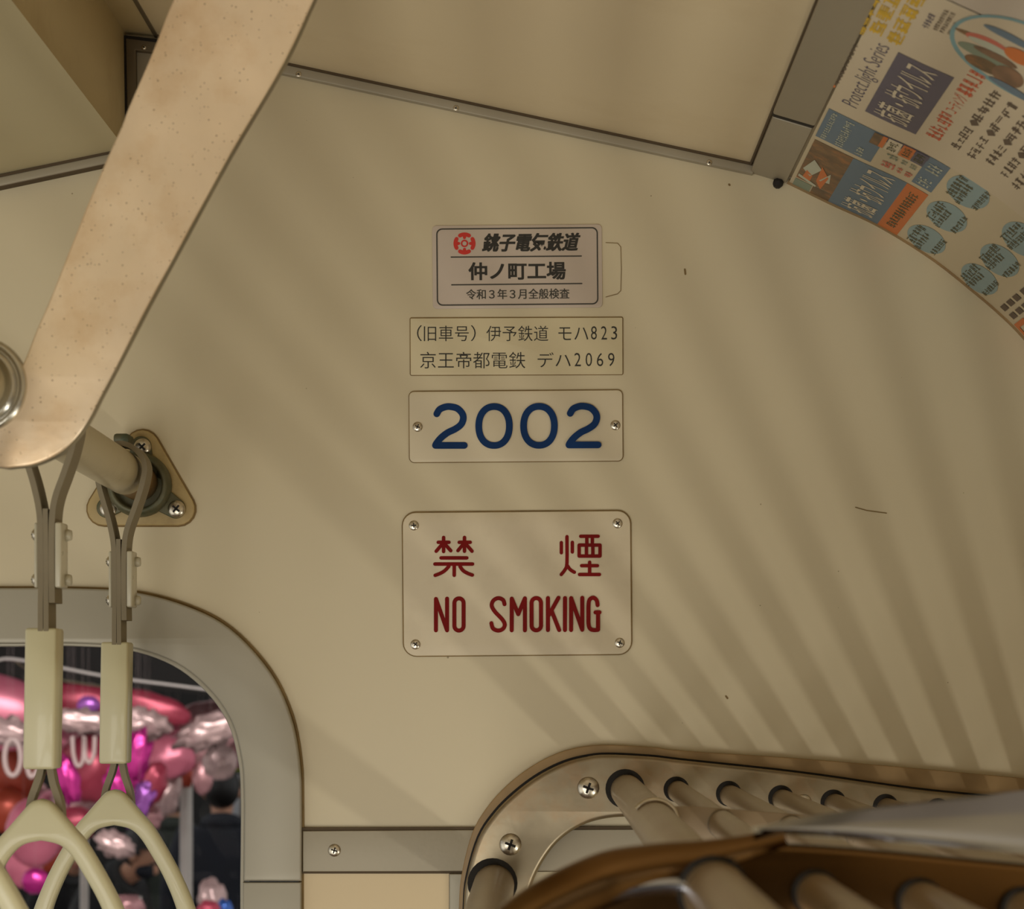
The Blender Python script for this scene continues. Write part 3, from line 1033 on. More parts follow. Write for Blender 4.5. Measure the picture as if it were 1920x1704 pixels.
ep = plate('end_plate', [wl_(ins + cat_rom(pi_, 5))], -0.022, 0.016, M['steel'], rk, 0.004, 60, 4)
for p in ((1103, 1477), (957, 1583)):
    screw(W(*p, 1.978), 20.5 / 2200, rk, 0.35, 0.75)
screw(W(1507, 1504, 1.978), 15 / 2200, rk, 0.75, 0.6)


def rack_tube(px, py, rpx, y_end, nm, hole=True):
    a = W(px, py, 2.0)
    tube(nm, [a + Vector((0, -0.012, 0)), a + Vector((0, -0.5, 0)), a + Vector((0, y_end, 0))], rpx / 2200, M['rackpaint'], rk, 28)
    if hole:
        for y, rr in ((-0.0222, 1.22), (-1.012, 1.12)):
            c = a + Vector((-0.0012 if y > -0.5 else -0.0006, y, 0.0016 if y > -0.5 else 0.0008))
            fix_normals(mk('hole_rim', *lathe_geo([(rpx / 2200 * rr, -0.001), (rpx / 2200 * rr, 0.0006)], c, 'y', 28), M['black'], rk))


rack_tube(1173, 1480, 30, -1.62, 'front_rail')
rack_tube(927, 1655, 38, -1.62, 'lower_rail')
for i in range(12):
    px = 1268 + 97.0 * i
    rack_tube(px, 1481 + 0.083 * (px - 1268), 19.5, -1.62, 'rack_tube')
# thin intermediate support at 1.5 m with a lipped ring round the front rail
DM = 1.5
mid = [(1250, 1512), (1290, 1511), (1400, 1519), (1700, 1543), (2100, 1575), (2500, 1607), (2500, 1720), (1700, 1650), (1300, 1605), (1240, 1600)]
plate('middle_support', [wl_(mid, DM)], DM - 2, 0.003, M['rackpaint'], rk, 0.0006)
for i, (px, r_) in enumerate([(1173, 30)] + [(1268 + 97 * k, 19.5) for k in range(9)]):
    py = 1480 if i == 0 else 1481 + 0.083 * (px - 1268)
    c = W(px, py, 2.0) + Vector((0, DM - 2, 0))
    if i == 0:
        arc = [c + Vector((math.cos(a) * 0.0150, -0.002, math.sin(a) * 0.0150)) for a in [math.radians(q) for q in range(-10, 150, 8)]]
        tube('ring_lip', arc, 0.0018, M['steel2'], rk, 10)
    else:
        fix_normals(mk('ring_lip', *lathe_geo([(r_ / 2200 * 1.06, -0.001), (r_ / 2200 * 1.06, 0.0016), (r_ / 2200, 0.0018)], c, 'y', 28), M['alu_dark'], rk))
# polished bracket a metre nearer: J-shaped arm
DB = 1.0
bo_ = cat_rom([(905, 1830), (935, 1765), (985, 1710), (1060, 1665), (1140, 1630), (1240, 1605), (1330, 1598), (1420, 1580), (1600, 1588), (1920, 1618), (2400, 1660), (2900, 1700)], 4)
bi_ = cat_rom([(2900, 1900), (2000, 1812), (1600, 1776), (1380, 1760), (1260, 1765), (1180, 1790), (1130, 1830)], 4)
plate('front_bracket', [wl_(bo_ + bi_, DB)], DB - 2.0 - 0.006, 0.012, M['bracket'], rk, 0.003, 50, 3)
rim_px = cat_rom([(880, 1870), (930, 1782), (990, 1722), (1065, 1677), (1145, 1643), (1235, 1621), (1320, 1606), (1400, 1588), (1470, 1568)], 5)
rr_ = [0.0118 - 0.0078 * max(0, (p[0] - 1150) / 320) for p in rim_px]
tube('bracket_rim', [W(p[0], p[1], DB) + Vector((0, -0.004, 0)) for p in rim_px], rr_, M['bracket'], rk, 24)
tube('inner_lip', [W(x, y, DB) + Vector((0, -0.009, 0)) for x, y in cat_rom([(950, 1800), (985, 1752), (1040, 1712), (1110, 1680), (1190, 1661), (1265, 1655), (1300, 1668), (1318, 1695), (1325, 1740)], 5)], 0.0042, M['chrome_b'], rk, 20)  # added pale tube standing in for the highlight along the rim
# broad upper face of the bracket, sloping back towards the side wall, with a rolled lower edge
wt = cat_rom([(1410, 1551), (1430, 1546), (1500, 1532), (1600, 1519), (1720, 1506), (1920, 1487), (2300, 1452), (2800, 1410)], 4)
wb = cat_rom([(1410, 1553), (1430, 1556), (1500, 1562), (1600, 1569), (1720, 1579), (1920, 1596), (2300, 1632), (2800, 1680)], 4)
vs, fs = [], []
NK = 12
for (a, b) in zip(wt, wb):
    A_, B_ = W(a[0], a[1], DB), W(b[0], b[1], DB)
    h = A_.z - B_.z
    for k in range(NK + 1):
        t_ = k / NK
        # profile from the rolled lower edge up to the top edge
        y_ = -0.008 + h * 1.0 * t_ ** 1.25 - 0.004 * math.sin(PI * t_)
        if k == 0:
            vs.append((B_.x, DB - 2 + 0.0, B_.z - 0.001))
        vs.append((B_.x, DB - 2 + y_, B_.z + h * t_))
    vs.append((A_.x, DB - 2 + h * 1.0 + 0.004, A_.z - h * 0.3))
m_ = NK + 3
for i in range(len(wt) - 1):
    for k in range(m_):
        k2 = (k + 1) % m_
        fs.append((i * m_ + k, i * m_ + k2, (i + 1) * m_ + k2, (i + 1) * m_ + k))
fs += [tuple(range(m_)), tuple(range(len(wt) * m_ - 1, (len(wt) - 1) * m_ - 1, -1))]
smooth_by_angle(fix_normals(mk('bracket_arm', vs, fs, M['chrome_b'], rk)), 60)

# ------------------------------------------------------------------ posters on the cove
prof = cat_rom(COVE, 12)
PU = [0.0]
for i in range(1, len(prof)):
    PU.append(PU[-1] + math.hypot(prof[i][0] - prof[i - 1][0], prof[i][1] - prof[i - 1][1]))
PANG = [math.atan2(CY - p[1], p[0] - CX) for p in prof]


def prof_at(u):
    for i in range(1, len(PU)):
        if u <= PU[i] or i == len(PU) - 1:
            t = (u - PU[i - 1]) / (PU[i] - PU[i - 1])
            a, b = Vector(prof[i - 1]), Vector(prof[i])
            d = (b - a).normalized()
            return a + (b - a) * t, Vector((-d.y, d.x))      # normal pointing into the car (down-left in pixels)


def uv_of(px, py):
    """where on the cove (u along the curve in pixels, v metres from the end wall) a photo pixel lies"""
    an = math.atan2(CY - py, px - CX)
    i = 1
    while i < len(PANG) - 1 and PANG[i] > an:
        i += 1
    t = (PANG[i - 1] - an) / (PANG[i - 1] - PANG[i])
    u = PU[i - 1] + (PU[i] - PU[i - 1]) * t
    q = Vector(prof[i - 1]).lerp(Vector(prof[i]), t)
    r = math.hypot(px - CX, py - CY) / math.hypot(q.x - CX, q.y - CY)
    return u, 2 - 2 / r


def cove_pt(u, v, off):
    p, n = prof_at(u)
    p = p + n * off * 2200
    return Vector(((p.x - CX) / 2200, -v, EYE + (CY - p.y) / 2200))


def cove_patch(name, u0, u1, v0, v1, off, m, parent, nu=None, thick=0.0):
    nu = nu or max(2, int((u1 - u0) / 22))
    nv = 2
    vs, fs = [], []
    for i in range(nu + 1):
        for j in range(nv + 1):
            vs.append(cove_pt(u0 + (u1 - u0) * i / nu, v0 + (v1 - v0) * j / nv, off))
    for i in range(nu):
        for j in range(nv):
            a = i * (nv + 1) + j
            fs.append((a, a + nv + 1, a + nv + 2, a + 1))
    if thick:
        k = len(vs)
        for i in range(nu + 1):
            for j in range(nv + 1):
                vs.append(cove_pt(u0 + (u1 - u0) * i / nu, v0 + (v1 - v0) * j / nv, off - thick))
        fs += [tuple(k + q for q in reversed(f)) for f in list(fs)]
        for i in range(nu):
            for j in (0, nv):
                a = i * (nv + 1) + j
                fs.append((a, a + nv + 1, k + a + nv + 1, k + a))
        for i in (0, nu):
            for j in range(nv):
                a = i * (nv + 1) + j
                fs.append((a, a + 1, k + a + 1, k + a))
    o = mk(name, vs, fs, m, parent, smooth=not thick)
    return fix_normals(o) if thick else o


def cove_print(name, geo, off, m, parent):
    """geo in (u,v) coordinates"""
    vs, fs = geo
    o = mk(name, [cove_pt(q[0], q[1], off + (q[2] if len(q) > 2 else 0)) for q in vs], fs, m, parent)
    if name == 'small_print':
        o['kind'] = 'stuff'
    return o


def cove_text(body, u_top, u_bot, v0, v1, **k):
    """text reading away from the end wall; its top towards the ceiling"""
    vs, fs = fit_text(body, 0, 1, 0, 1, **k)
    return [(u_top + (u_bot - u_top) * y, v0 + (v1 - v0) * x) for x, y in vs], fs


def disc(u, v, ru, rv, n=20):
    """flat print of an ellipse, in narrow slices so that it follows the curve"""
    vs, fs = [], []
    for k in range(n + 1):
        a = PI * k / n
        w = rv * math.sin(a)
        vs += [(u - ru * math.cos(a), v - w), (u - ru * math.cos(a), v + w)]
        if k:
            fs.append((2 * k - 2, 2 * k, 2 * k + 1, 2 * k - 1))
    return vs, fs


def glyphs(u_top, u_bot, v0, v1, n, gap=0.18, dens=3):
    """a line of print too small to read: n characters made of fine bars"""
    out = []
    cw = (v1 - v0) / n
    for i in range(n):
        a, b = v0 + cw * (i + gap / 2), v0 + cw * (i + 1 - gap / 2)
        du = (u_bot - u_top)
        for k in range(dens):
            if random.random() < 0.85:
                uu = u_top + du * (k + random.uniform(0.2, 0.8)) / dens
                h = abs(du) * 0.055
                s, e = a + (b - a) * random.choice((0, 0, 0.2)), b - (b - a) * random.choice((0, 0, 0.25))
                z = (k % 4) * 8e-6
                out.append(([(uu - h, s, z), (uu + h, s, z), (uu + h, e, z), (uu - h, e, z)], [(0, 1, 2, 3)]))
        for k in range(2):
            if random.random() < 0.9:
                vv = a + (b - a) * (0.15 + 0.7 * (k + random.uniform(0.1, 0.9)) / 2)
                h = (b - a) * 0.09
                s, e = u_top + du * random.choice((0, 0, 0.3)), u_bot - du * random.choice((0, 0, 0.3))
                z = 5e-5 + k * 8e-6
                out.append(([(s, vv - h, z), (e, vv - h, z), (e, vv + h, z), (s, vv + h, z)], [(0, 1, 2, 3)]))
    return merge(*out)


V1, V2, V3 = 0.004, 0.271, 0.588
T = 0.0018
p1 = root('poster', cove_pt(350, 0.14, 0), 'coating poster nearest the end wall, slate blue and orange blocks and pale blue discs', 'poster')
cove_patch('paper', 3, 860, V1, V2, T, M['paper'], p1, 44, 0.0008)
e1, e2 = T + 0.0003, T + 0.0006
cove_patch('photo_print', 10, 84, 0.032, 0.166, e1, M['pr_photo'], p1)
cove_patch('photo_print', 46, 84, 0.004, 0.03, e1, M['pr_photo'], p1)
cove_patch('photo_print', 10, 44, 0.004, 0.028, e1, M['pr_green'], p1)
cove_print('photo_highlight', merge(([(14, 0.07), (32, 0.055), (46, 0.09), (26, 0.11)], [(0, 1, 2, 3)]), ([(50, 0.055), (70, 0.06), (64, 0.09)], [(0, 1, 2)]),
                                    ([(12, 0.04), (50, 0.03), (50, 0.036), (12, 0.048)], [(0, 1, 2, 3)])), e2, M['pr_pale'], p1)
cove_print('photo_roof', merge(([(46, 0.05), (60, 0.03), (64, 0.075), (44, 0.10)], [(0, 1, 2, 3)]), ([(20, 0.045), (36, 0.04), (36, 0.06), (22, 0.07)], [(0, 1, 2, 3)])), e2, M['pr_orange'], p1)
cove_patch('blue_block', 84, 186, 0.004, 0.166, e1, M['pr_blue'], p1)
cove_print('lettering', cove_text('抗菌・抗ウイルス', 106, 172, 0.014, 0.158, bold=0.01), e2, M['pr_white'], p1)
cove_patch('orange_block', 186, 228, 0.004, 0.166, e1, M['pr_orange'], p1)
cove_print('small_print', glyphs(198, 217, 0.02, 0.15, 13), e2, M['pr_olive'], p1)
cove_patch('blue_strip', 8, 112, 0.176, 0.262, e1, M['pr_blue'], p1)
cove_patch('blue_strip', 112, 192, 0.247, 0.262, e1, M['pr_purple'], p1)
cove_patch('blue_strip', 190, 229, 0.176, 0.262, e1, M['pr_blue'], p1)
cove_print('small_print', merge(glyphs(42, 58, 0.180, 0.255, 13), glyphs(16, 26, 0.18, 0.258, 12), glyphs(80, 94, 0.181, 0.205, 3)), e2, M['pr_pale'], p1)
for k, (a, b, mm) in enumerate(((92, 108, 'pr_photo'), (108, 116, 'pr_orange'), (118, 142, 'pr_white'), (144, 166, 'pr_orange'), (167, 190, 'pr_purple'))):
    cove_patch('book_print', a, b, 0.228, 0.260, e2, M[mm], p1)
cove_print('small_print', merge(glyphs(122, 138, 0.23, 0.256, 4), glyphs(148, 162, 0.232, 0.256, 4), glyphs(170, 187, 0.232, 0.256, 5)), e2 + 0.0002, M['pr_olive'], p1)
cove_print('small_print', merge(glyphs(128, 150, 0.209, 0.222, 2), glyphs(156, 166, 0.209, 0.222, 2), glyphs(172, 184, 0.209, 0.222, 2)), e2, M['pr_green'], p1)
cove_print('small_print', merge(glyphs(128, 152, 0.182, 0.198, 2, 0.05, 4), glyphs(157, 166, 0.182, 0.198, 2, 0.05, 4), glyphs(172, 185, 0.182, 0.198, 2, 0.05, 4)), e2, M['pr_pink'], p1)
cove_print('small_print', merge(glyphs(196, 222, 0.182, 0.205, 3), glyphs(196, 222, 0.225, 0.25, 3)), e2, M['pr_pale'], p1)
for u, v in ((276, 0.045), (277, 0.140), (277, 0.232), (398, 0.045), (398, 0.130), (398, 0.218), (660, 0.05), (660, 0.14), (660, 0.23)):
    cove_print('disc_print', disc(u, v, 38, 0.040), e1, M['pr_sky'], p1)
    cove_print('small_print', merge(glyphs(u - 30, u - 12, v - 0.034, v + 0.03, 6), glyphs(u - 11, u + 3, v - 0.042, v + 0.02, 6), glyphs(u + 20, u + 32, v - 0.03, v + 0.032, 6)), e2, M['pr_olive'], p1)
cove_print('small_print', merge(*[([(a, b), (a + 13, b), (a + 13, b + 0.017), (a, b + 0.017)], [(0, 1, 2, 3)]) for a in (462, 484) for b in (0.02, 0.045, 0.07, 0.1, 0.125, 0.16, 0.19)]), e2, M['pr_text'], p1)
cove_patch('pale_block', 505, 600, 0.06, 0.25, e1, M['pr_sky'], p1)
cove_print('orange_frame', merge(([(505, 0.008), (516, 0.008), (516, 0.045), (505, 0.045)], [(0, 1, 2, 3)]), ([(516, 0.037), (600, 0.037), (600, 0.045), (516, 0.045)], [(0, 1, 2, 3)]),
                                 ([(516, 0.008), (600, 0.008), (600, 0.016), (516, 0.016)], [(0, 1, 2, 3)])), e2, M['pr_orange'], p1)

p2 = root('poster', cove_pt(350, 0.4, 0), 'cream coating poster with violet box, gold lettering and red line, second from the end wall', 'poster')
T2 = T + 0.0012
cove_patch('paper', 3, 860, V2 - 0.004, V3, T2, M['paper2'], p2, 44, 0.0008)
e1, e2 = T2 + 0.0003, T2 + 0.0006


def U(x, y): return uv_of(x, y)


(ua, va), (ub, vb) = U(1625, 205), U(1727, 243)
(uc, vc), (ud, vd) = U(1685, 92), U(1790, 132)
u0, u1, v0, v1 = (ua + uc) / 2, (ub + ud) / 2, (va + vb) / 2, (vc + vd) / 2
cove_patch('violet_box', u0, u1, v0, v1, e1, M['pr_purple'], p2)
du = u1 - u0
cove_print('lettering', cove_text('抗菌・抗ウイルス', u0 + du * 0.13, u1 - du * 0.2, v0 + 0.008, v1 - 0.008, bold=0.005), e2, M['pr_white'], p2)
(ua, va), (ub, vb) = U(1580, 190), U(1655, 85)
cove_print('lettering', cove_text('Protect.light Series', ua - 2, ua + 34, va + 0.01, vb + 0.012, bold=-0.012), e1, M['pr_violet'], p2)
(ua, va), (ub, vb) = U(1740, 245), U(1832, 122)
cove_print('lettering', merge(cove_text('コーティング', ua - 2, ua + 22, va + (vb - va) * 0.42, va + (vb - va) * 0.66, bold=0.0), glyphs(ua - 2, ua + 24, va, va + (vb - va) * 0.4, 7),
                              glyphs(ua - 2, ua + 24, va + (vb - va) * 0.68, vb, 5)), e1, M['pr_red'], p2)
for (x0, y0, x1, y1, n, w_) in ((1643, 56, 1668, 0, 3, 24), (1676, 74, 1712, 4, 4, 26)):
    (ua, va), (ub, vb) = U(x0, y0), U(x1, y1)
    cove_print('gold_print', glyphs(ua - w_ * 0.4, ua + w_ * 0.45, va, vb + 0.03, n, 0.12, 6), e1, M['pr_gold'], p2)
(ua, va), (ub, vb) = U(1612, 54), U(1632, 2)
cove_print('gold_print', glyphs(ua - 5, ua + 9, va, vb + 0.02, 4, 0.12, 6), e1, M['pr_gold'], p2)
(ua, va), (ub, vb) = U(1566, 148), U(1600, 70)
cove_print('small_print', glyphs(ua - 4, ua + 9, va, vb, 11), e1, M['pr_text'], p2)
cove_print('orange_mark', disc(ua + 1, va - 0.006, 5, 0.004, 12), e1, M['pr_orange'], p2)
(ua, va), (ub, vb) = U(1736, 44), U(1752, 16)
cove_print('small_print', glyphs(ua - 4, ua + 6, va, vb, 5), e1, M['pr_violet'], p2)
for x0, y0, x1, y1 in ((1756, 48, 1776, 8), (1768, 52, 1790, 14), (1783, 56, 1797, 34)):
    (ua, va), (ub, vb) = U(x0, y0), U(x1, y1)
    cove_print('small_print', glyphs(ua - 3, ua + 4, va, vb, 9), e1, M['pr_text'], p2)
for x0, y0, x1, y1, n in ((1792, 270, 1872, 160, 9), (1822, 288, 1905, 180, 9), (1856, 300, 1935, 205, 8), (1884, 322, 1960, 232, 8), (1905, 345, 1985, 250, 8)):
    (ua, va), (ub, vb) = U(x0, y0), U(x1, y1)
    m1 = va + (vb - va) * 0.38
    m2 = va + (vb - va) * 0.5
    cove_print('small_print', merge(glyphs(ua - 7, ua + 9, va, m1, 4), glyphs(ua - 7, ua + 9, m2, vb, 4)), e1, M['pr_text'], p2)
    cove_print('bullet_print', ([(ua - 6, m2 - 0.004), (ua + 1, m2 - 0.012), (ua + 10, m2 - 0.004), (ua + 1, m2 + 0.004)], [(0, 1, 2, 3)]), e2, M['pr_text'], p2)
for x_, y_, ru, rv, mm in ((1925, 108, 110, 0.066, 'pr_teal'), (1926, 107, 104, 0.060, 'paper2'), (1838, 62, 34, 0.005, 'pr_photo'), (1858, 72, 34, 0.010, 'pr_pink'),
                          (1862, 78, 34, 0.006, 'pr_pale'), (1850, 92, 40, 0.010, 'pr_green'), (1850, 112, 30, 0.012, 'pr_photo'), (1895, 134, 24, 0.018, 'pr_brown'),
                          (1872, 96, 34, 0.006, 'pr_brown'), (1900, 60, 40, 0.006, 'pr_blue'), (1916, 96, 22, 0.012, 'pr_orange'), (1905, 160, 40, 0.006, 'pr_blue')):
    (ua, va) = U(x_, y_)
    dsc_n = 0.00006 * (1 + len([o for o in p2.children if o.name.startswith('picture_print')]))
    cove_print('picture_print', disc(ua, va, ru, rv), e1 + dsc_n, M[mm], p2)
p3 = root('poster', cove_pt(350, 0.7, 0), 'plain whitish poster in the top right corner, nearest the camera', 'poster')
M['paper3'] = mat('poster_paper_grey_white', srgb(196, 182, 162), 0.5, var=0.015, scale=6)
cove_patch('paper', 3, 860, V3 + 0.004, V3 + 0.30, T2, M['paper3'], p3, 44, 0.0008)
for k, p in enumerate((p1, p2, p3)):
    p['group'] = 'posters along the curved ceiling'
# slim edge strip under the posters where the cove meets the end wall
t4 = root('trim_4', W(1700, 450, 2.0), kind='structure')
edge = [(x, y) for x, y in prof]
e_in = []
for u in PU:
    p, n = prof_at(max(u, 0.01))
    e_in.append((p.x + n.x * 7, p.y + n.y * 7))
plate('edge_strip', [wl_(edge + list(reversed(e_in)))], -0.004, 0.004, M['backing'], t4)

# ------------------------------------------------------------------ outside the end window: balloon stall
M['pink'] = mat('pink_foil', srgb(222, 120, 140), 0.28, metal=0.25, var=0.08, scale=4)
M['rose'] = mat('rose_foil', srgb(190, 70, 90), 0.3, metal=0.3, var=0.1, scale=4)
M['coral'] = mat('coral_foil', srgb(205, 85, 60), 0.3, metal=0.3, var=0.1, scale=4)
M['magenta'] = mat('magenta_foil', srgb(205, 50, 140), 0.25, metal=0.5, var=0.15, scale=10)
M['violet'] = mat('violet_foil', srgb(176, 100, 190), 0.25, metal=0.4, var=0.15, scale=10)
M['silver'] = mat('clear_silver_foil', srgb(205, 172, 166), 0.28, metal=0.35, var=0.12, scale=12)
M['blush'] = mat('blush_foil', srgb(205, 150, 150), 0.25, metal=0.4, var=0.1, scale=8)
M['white'] = mat('white_vinyl', srgb(205, 178, 170), 0.4)
M['tarp'] = mat('dark_canopy_cloth', srgb(44, 42, 38), 0.8, var=0.15, scale=3)
M['tent_pole'] = mat('white_tent_pole', srgb(205, 195, 185), 0.35, metal=0.2)
M['navy'] = mat('navy_jacket_cloth', srgb(26, 28, 38), 0.8, var=0.15, scale=12)
M['green_c'] = mat('dark_green_cloth', srgb(44, 50, 42), 0.8, var=0.15, scale=12)
M['blackcl'] = mat('black_cloth', srgb(20, 19, 20), 0.8, var=0.1, scale=10)
M['hair'] = mat('black_hair', srgb(22, 18, 16), 0.45)
M['skin'] = mat('skin', srgb(205, 150, 120), 0.5)
M['limegreen'] = mat('lime_green_board', srgb(130, 140, 20), 0.5)
M['wboard'] = mat('white_board', srgb(190, 190, 195), 0.5)


def balloon(name, label, px, py, d, rx, ry, m, group, crinkle=0.10, seed=0, freq=2.2, turn=0.0, cat='balloon', depth=None):
    """foil balloon: puckered pillow with seam; sizes in photo pixels"""
    c = W(px, py, d)
    k = d / F
    vs, fs = [], []
    nu, nv = 28, 16
    for j in range(nv + 1):
        th = PI * j / nv
        for i in range(nu):
            ph = 2 * PI * i / nu
            p = Vector((math.sin(th) * math.cos(ph), math.sin(th) * math.sin(ph), math.cos(th)))
            q = noise.noise(p * freq + Vector((seed * 3.1, seed * 1.7, 0.3))) + 0.5 * noise.noise(p * freq * 2.7 + Vector((seed, 0, 9)))
            p = p * (1 + crinkle * q)
            x, z = p.x * rx * k, p.z * ry * k
            a = math.radians(turn)
            vs.append(c + Vector((x * math.cos(a) - z * math.sin(a), p.y * (depth or min(rx, ry)) * k, x * math.sin(a) + z * math.cos(a))))
    for j in range(nv):
        for i in range(nu):
            fs.append((j * nu + i, j * nu + (i + 1) % nu, (j + 1) * nu + (i + 1) % nu, (j + 1) * nu + i))
    o = mk(name, vs, fs, m, None, True)
    bm = bmesh.new()
    bm.from_mesh(o.data)
    bmesh.ops.remove_doubles(bm, verts=bm.verts, dist=1e-5)
    bmesh.ops.recalc_face_normals(bm, faces=bm.faces)
    bm.to_mesh(o.data)
    bm.free()
    return tag(o, label, cat, group)


Z_ROOF = 2.45


def hang(o, up, px, py, d):
    """thin string from the balloon up to the canopy roof"""
    c = W(px, py, d)
    tube('string', [c + Vector((0, 0, up)), Vector((c.x, c.y, Z_ROOF))], 0.0002, M['white'], o, 6)


G = 'foil balloons of the stall outside'
BL = [
    ('large pale pink balloon at the left edge of the window, under the canopy', -25, 1334, 7.6, 130, 74, 'pink', 0.03, 1.2, -8),
    ('deep rose balloon with violet sheen between the two ivory grip blocks', 150, 1318, 7.8, 78, 42, 'rose', 0.05, 1.5, -8),
    ('lilac patch balloon in front of the deep rose one', 166, 1322, 7.5, 22, 18, 'violet', 0.06, 2, 0),
    ('magenta balloon sagging below the canopy right of the rear grip block', 285, 1326, 7.9, 78, 28, 'rose', 0.10, 2, -16),
    ('dusty pink balloon highest at the right of the window arch', 400, 1352, 7.9, 66, 38, 'blush', 0.10, 2, 0),
    ('crinkled silver balloon left, below the large pale pink one', 15, 1372, 7.3, 58, 24, 'silver', 0.5, 3.5, -10),
    ('crinkled silver balloon below the deep rose balloon', 155, 1352, 7.4, 56, 22, 'silver', 0.45, 3.5, -5),
    ('crinkled silver balloon just right of the rear grip block', 272, 1356, 7.4, 44, 26, 'silver', 0.5, 3.2, -15),
    ('crinkled silver balloon under the dusty pink one at the right', 395, 1372, 7.3, 60, 28, 'silver', 0.5, 3.2, 20),
    ('blush balloon shaped like a scallop under the right silver balloon', 372, 1400, 7.6, 70, 34, 'blush', 0.25, 3, 10),
    ('coral balloon at the left edge, behind the white outlined letter', 20, 1448, 7.9, 60, 62, 'coral', 0.08, 1.6, 0),
    ('round coral red balloon low at the left edge', 12, 1520, 7.7, 44, 44, 'coral', 0.08, 1.6, 0),
    ('pink balloon left of the front strap loop', 66, 1560, 7.8, 56, 66, 'pink', 0.06, 1.5, 0),
    ('rose balloon between the two hanging straps', 168, 1440, 8.0, 60, 66, 'rose', 0.12, 2, 0),
    ('blush balloon below the rose one, between the straps', 150, 1510, 7.9, 54, 50, 'blush', 0.2, 2.6, 0),
    ('red balloon peeping above the rear handle shoulder', 140, 1545, 7.7, 40, 34, 'rose', 0.06, 1.6, 0),
    ('shiny magenta balloon at the lower edge of the front grip block', 128, 1462, 7.2, 20, 44, 'magenta', 0.35, 3, 12),
    ('shiny magenta balloon beside the rear grip block', 256, 1420, 7.2, 24, 52, 'magenta', 0.4, 3, -12),
    ('shiny magenta balloon under the rear grip block', 222, 1474, 7.2, 26, 36, 'magenta', 0.4, 3, 10),
    ('shiny violet magenta balloon right of the rear strap loop', 262, 1508, 7.2, 20, 40, 'violet', 0.4, 3, -20),
    ('hot pink balloon hanging right of the rear strap loop', 280, 1472, 7.5, 30, 46, 'rose', 0.2, 2.4, -25),
    ('pale pink balloon below the violet one', 276, 1532, 7.4, 28, 26, 'blush', 0.2, 2.4, 0),
    ('pink balloon in the middle of the right half of the window', 318, 1420, 7.9, 48, 40, 'pink', 0.14, 2.2, 0),
    ('coral balloon above the white tent pole', 336, 1450, 7.7, 30, 26, 'coral', 0.2, 2.4, -30),
    ('small pink balloon tip right of the white tent pole', 380, 1458, 7.6, 20, 32, 'blush', 0.12, 2.4, 0),
    ('grey silver round balloon before the dark jacket', 412, 1430, 7.7, 32, 34, 'silver', 0.12, 2.0, 0),
    ('pink balloon seen inside the front triangle handle', 44, 1622, 7.6, 36, 44, 'pink', 0.05, 1.5, 0),
    ('dark magenta balloon low inside the front triangle handle', 66, 1652, 7.8, 26, 24, 'magenta', 0.1, 2, 0),
    ('coral red balloon top inside the front triangle handle', 96, 1604, 7.9, 26, 34, 'coral', 0.08, 2, 0),
    ('pale pink streaky balloon behind the silver ones, upper right of the window', 330, 1388, 8.3, 70, 44, 'pink', 0.14, 3, 8),
    ('blush balloon at the right edge of the arch, over the green board', 440, 1396, 8.3, 34, 44, 'blush', 0.14, 3, 0),
    ('dusty pink balloon behind the letter balloons', 110, 1402, 8.4, 70, 50, 'pink', 0.12, 2.4, 0),
    ('pink balloon behind the rear grip block', 206, 1424, 8.5, 60, 50, 'blush', 0.12, 2.4, 0),
    ('pale blush balloon left of the front strap loop', 48, 1500, 8.6, 46, 44, 'blush', 0.14, 2.4, 0),
    ('rose balloon right of the front strap loop', 118, 1520, 8.7, 50, 46, 'pink', 0.14, 2.4, 0),
    ('grey silver balloon between the rear strap and the tent pole', 312, 1490, 8.6, 26, 50, 'silver', 0.3, 2.4, -20),
    ('crinkled silver balloon top inside the rear triangle handle', 216, 1584, 7.4, 38, 22, 'silver', 0.4, 3, -20),
]
for i, (lb, px, py, d, rx, ry, m_, cr_, fr, tn) in enumerate(BL):
    d2 = d + (0.9 if m_ in ('coral', 'blush') else 0.45 if m_ in ('rose', 'pink') else -0.2) + (i % 3) * 0.12
    kk = d2 / d
    hang(balloon('foil_balloon', lb, px, py, d2, rx, ry, M[m_], G, cr_, i, fr, tn, 'balloon', min(rx, ry) * 0.5), ry * 0.8 * d2 / F, px, py, d2)
# white outlined letters on a banner string
g_ = 'white letter balloons'


def letter(lb, pts, d, r):
    p = [W(x, y, d) for x, y in cat_rom(pts, 5)]
    o = tag(tube('letter_balloon', p, r * d / F, M['white'], None, 10), lb, 'balloon', g_)
    hang(o, 0, pts[0][0], pts[0][1], d)


letter('white outline letter O balloon left of the front grip block', [(24 + 15 * math.sin(a * PI / 8), 1420 - 34 * math.cos(a * PI / 8)) for a in range(16)] + [(24, 1386)], 7.1, 5)
letter('white outline letter balloon half hidden by the front grip block', [(50, 1396), (50, 1430), (58, 1456), (72, 1440), (74, 1396)], 7.1, 5)
letter('white outline letter U balloon between the grip blocks', [(136, 1380), (138, 1415), (146, 1436), (156, 1424), (158, 1380), (160, 1416), (168, 1430), (176, 1414), (178, 1380)], 7.1, 4)

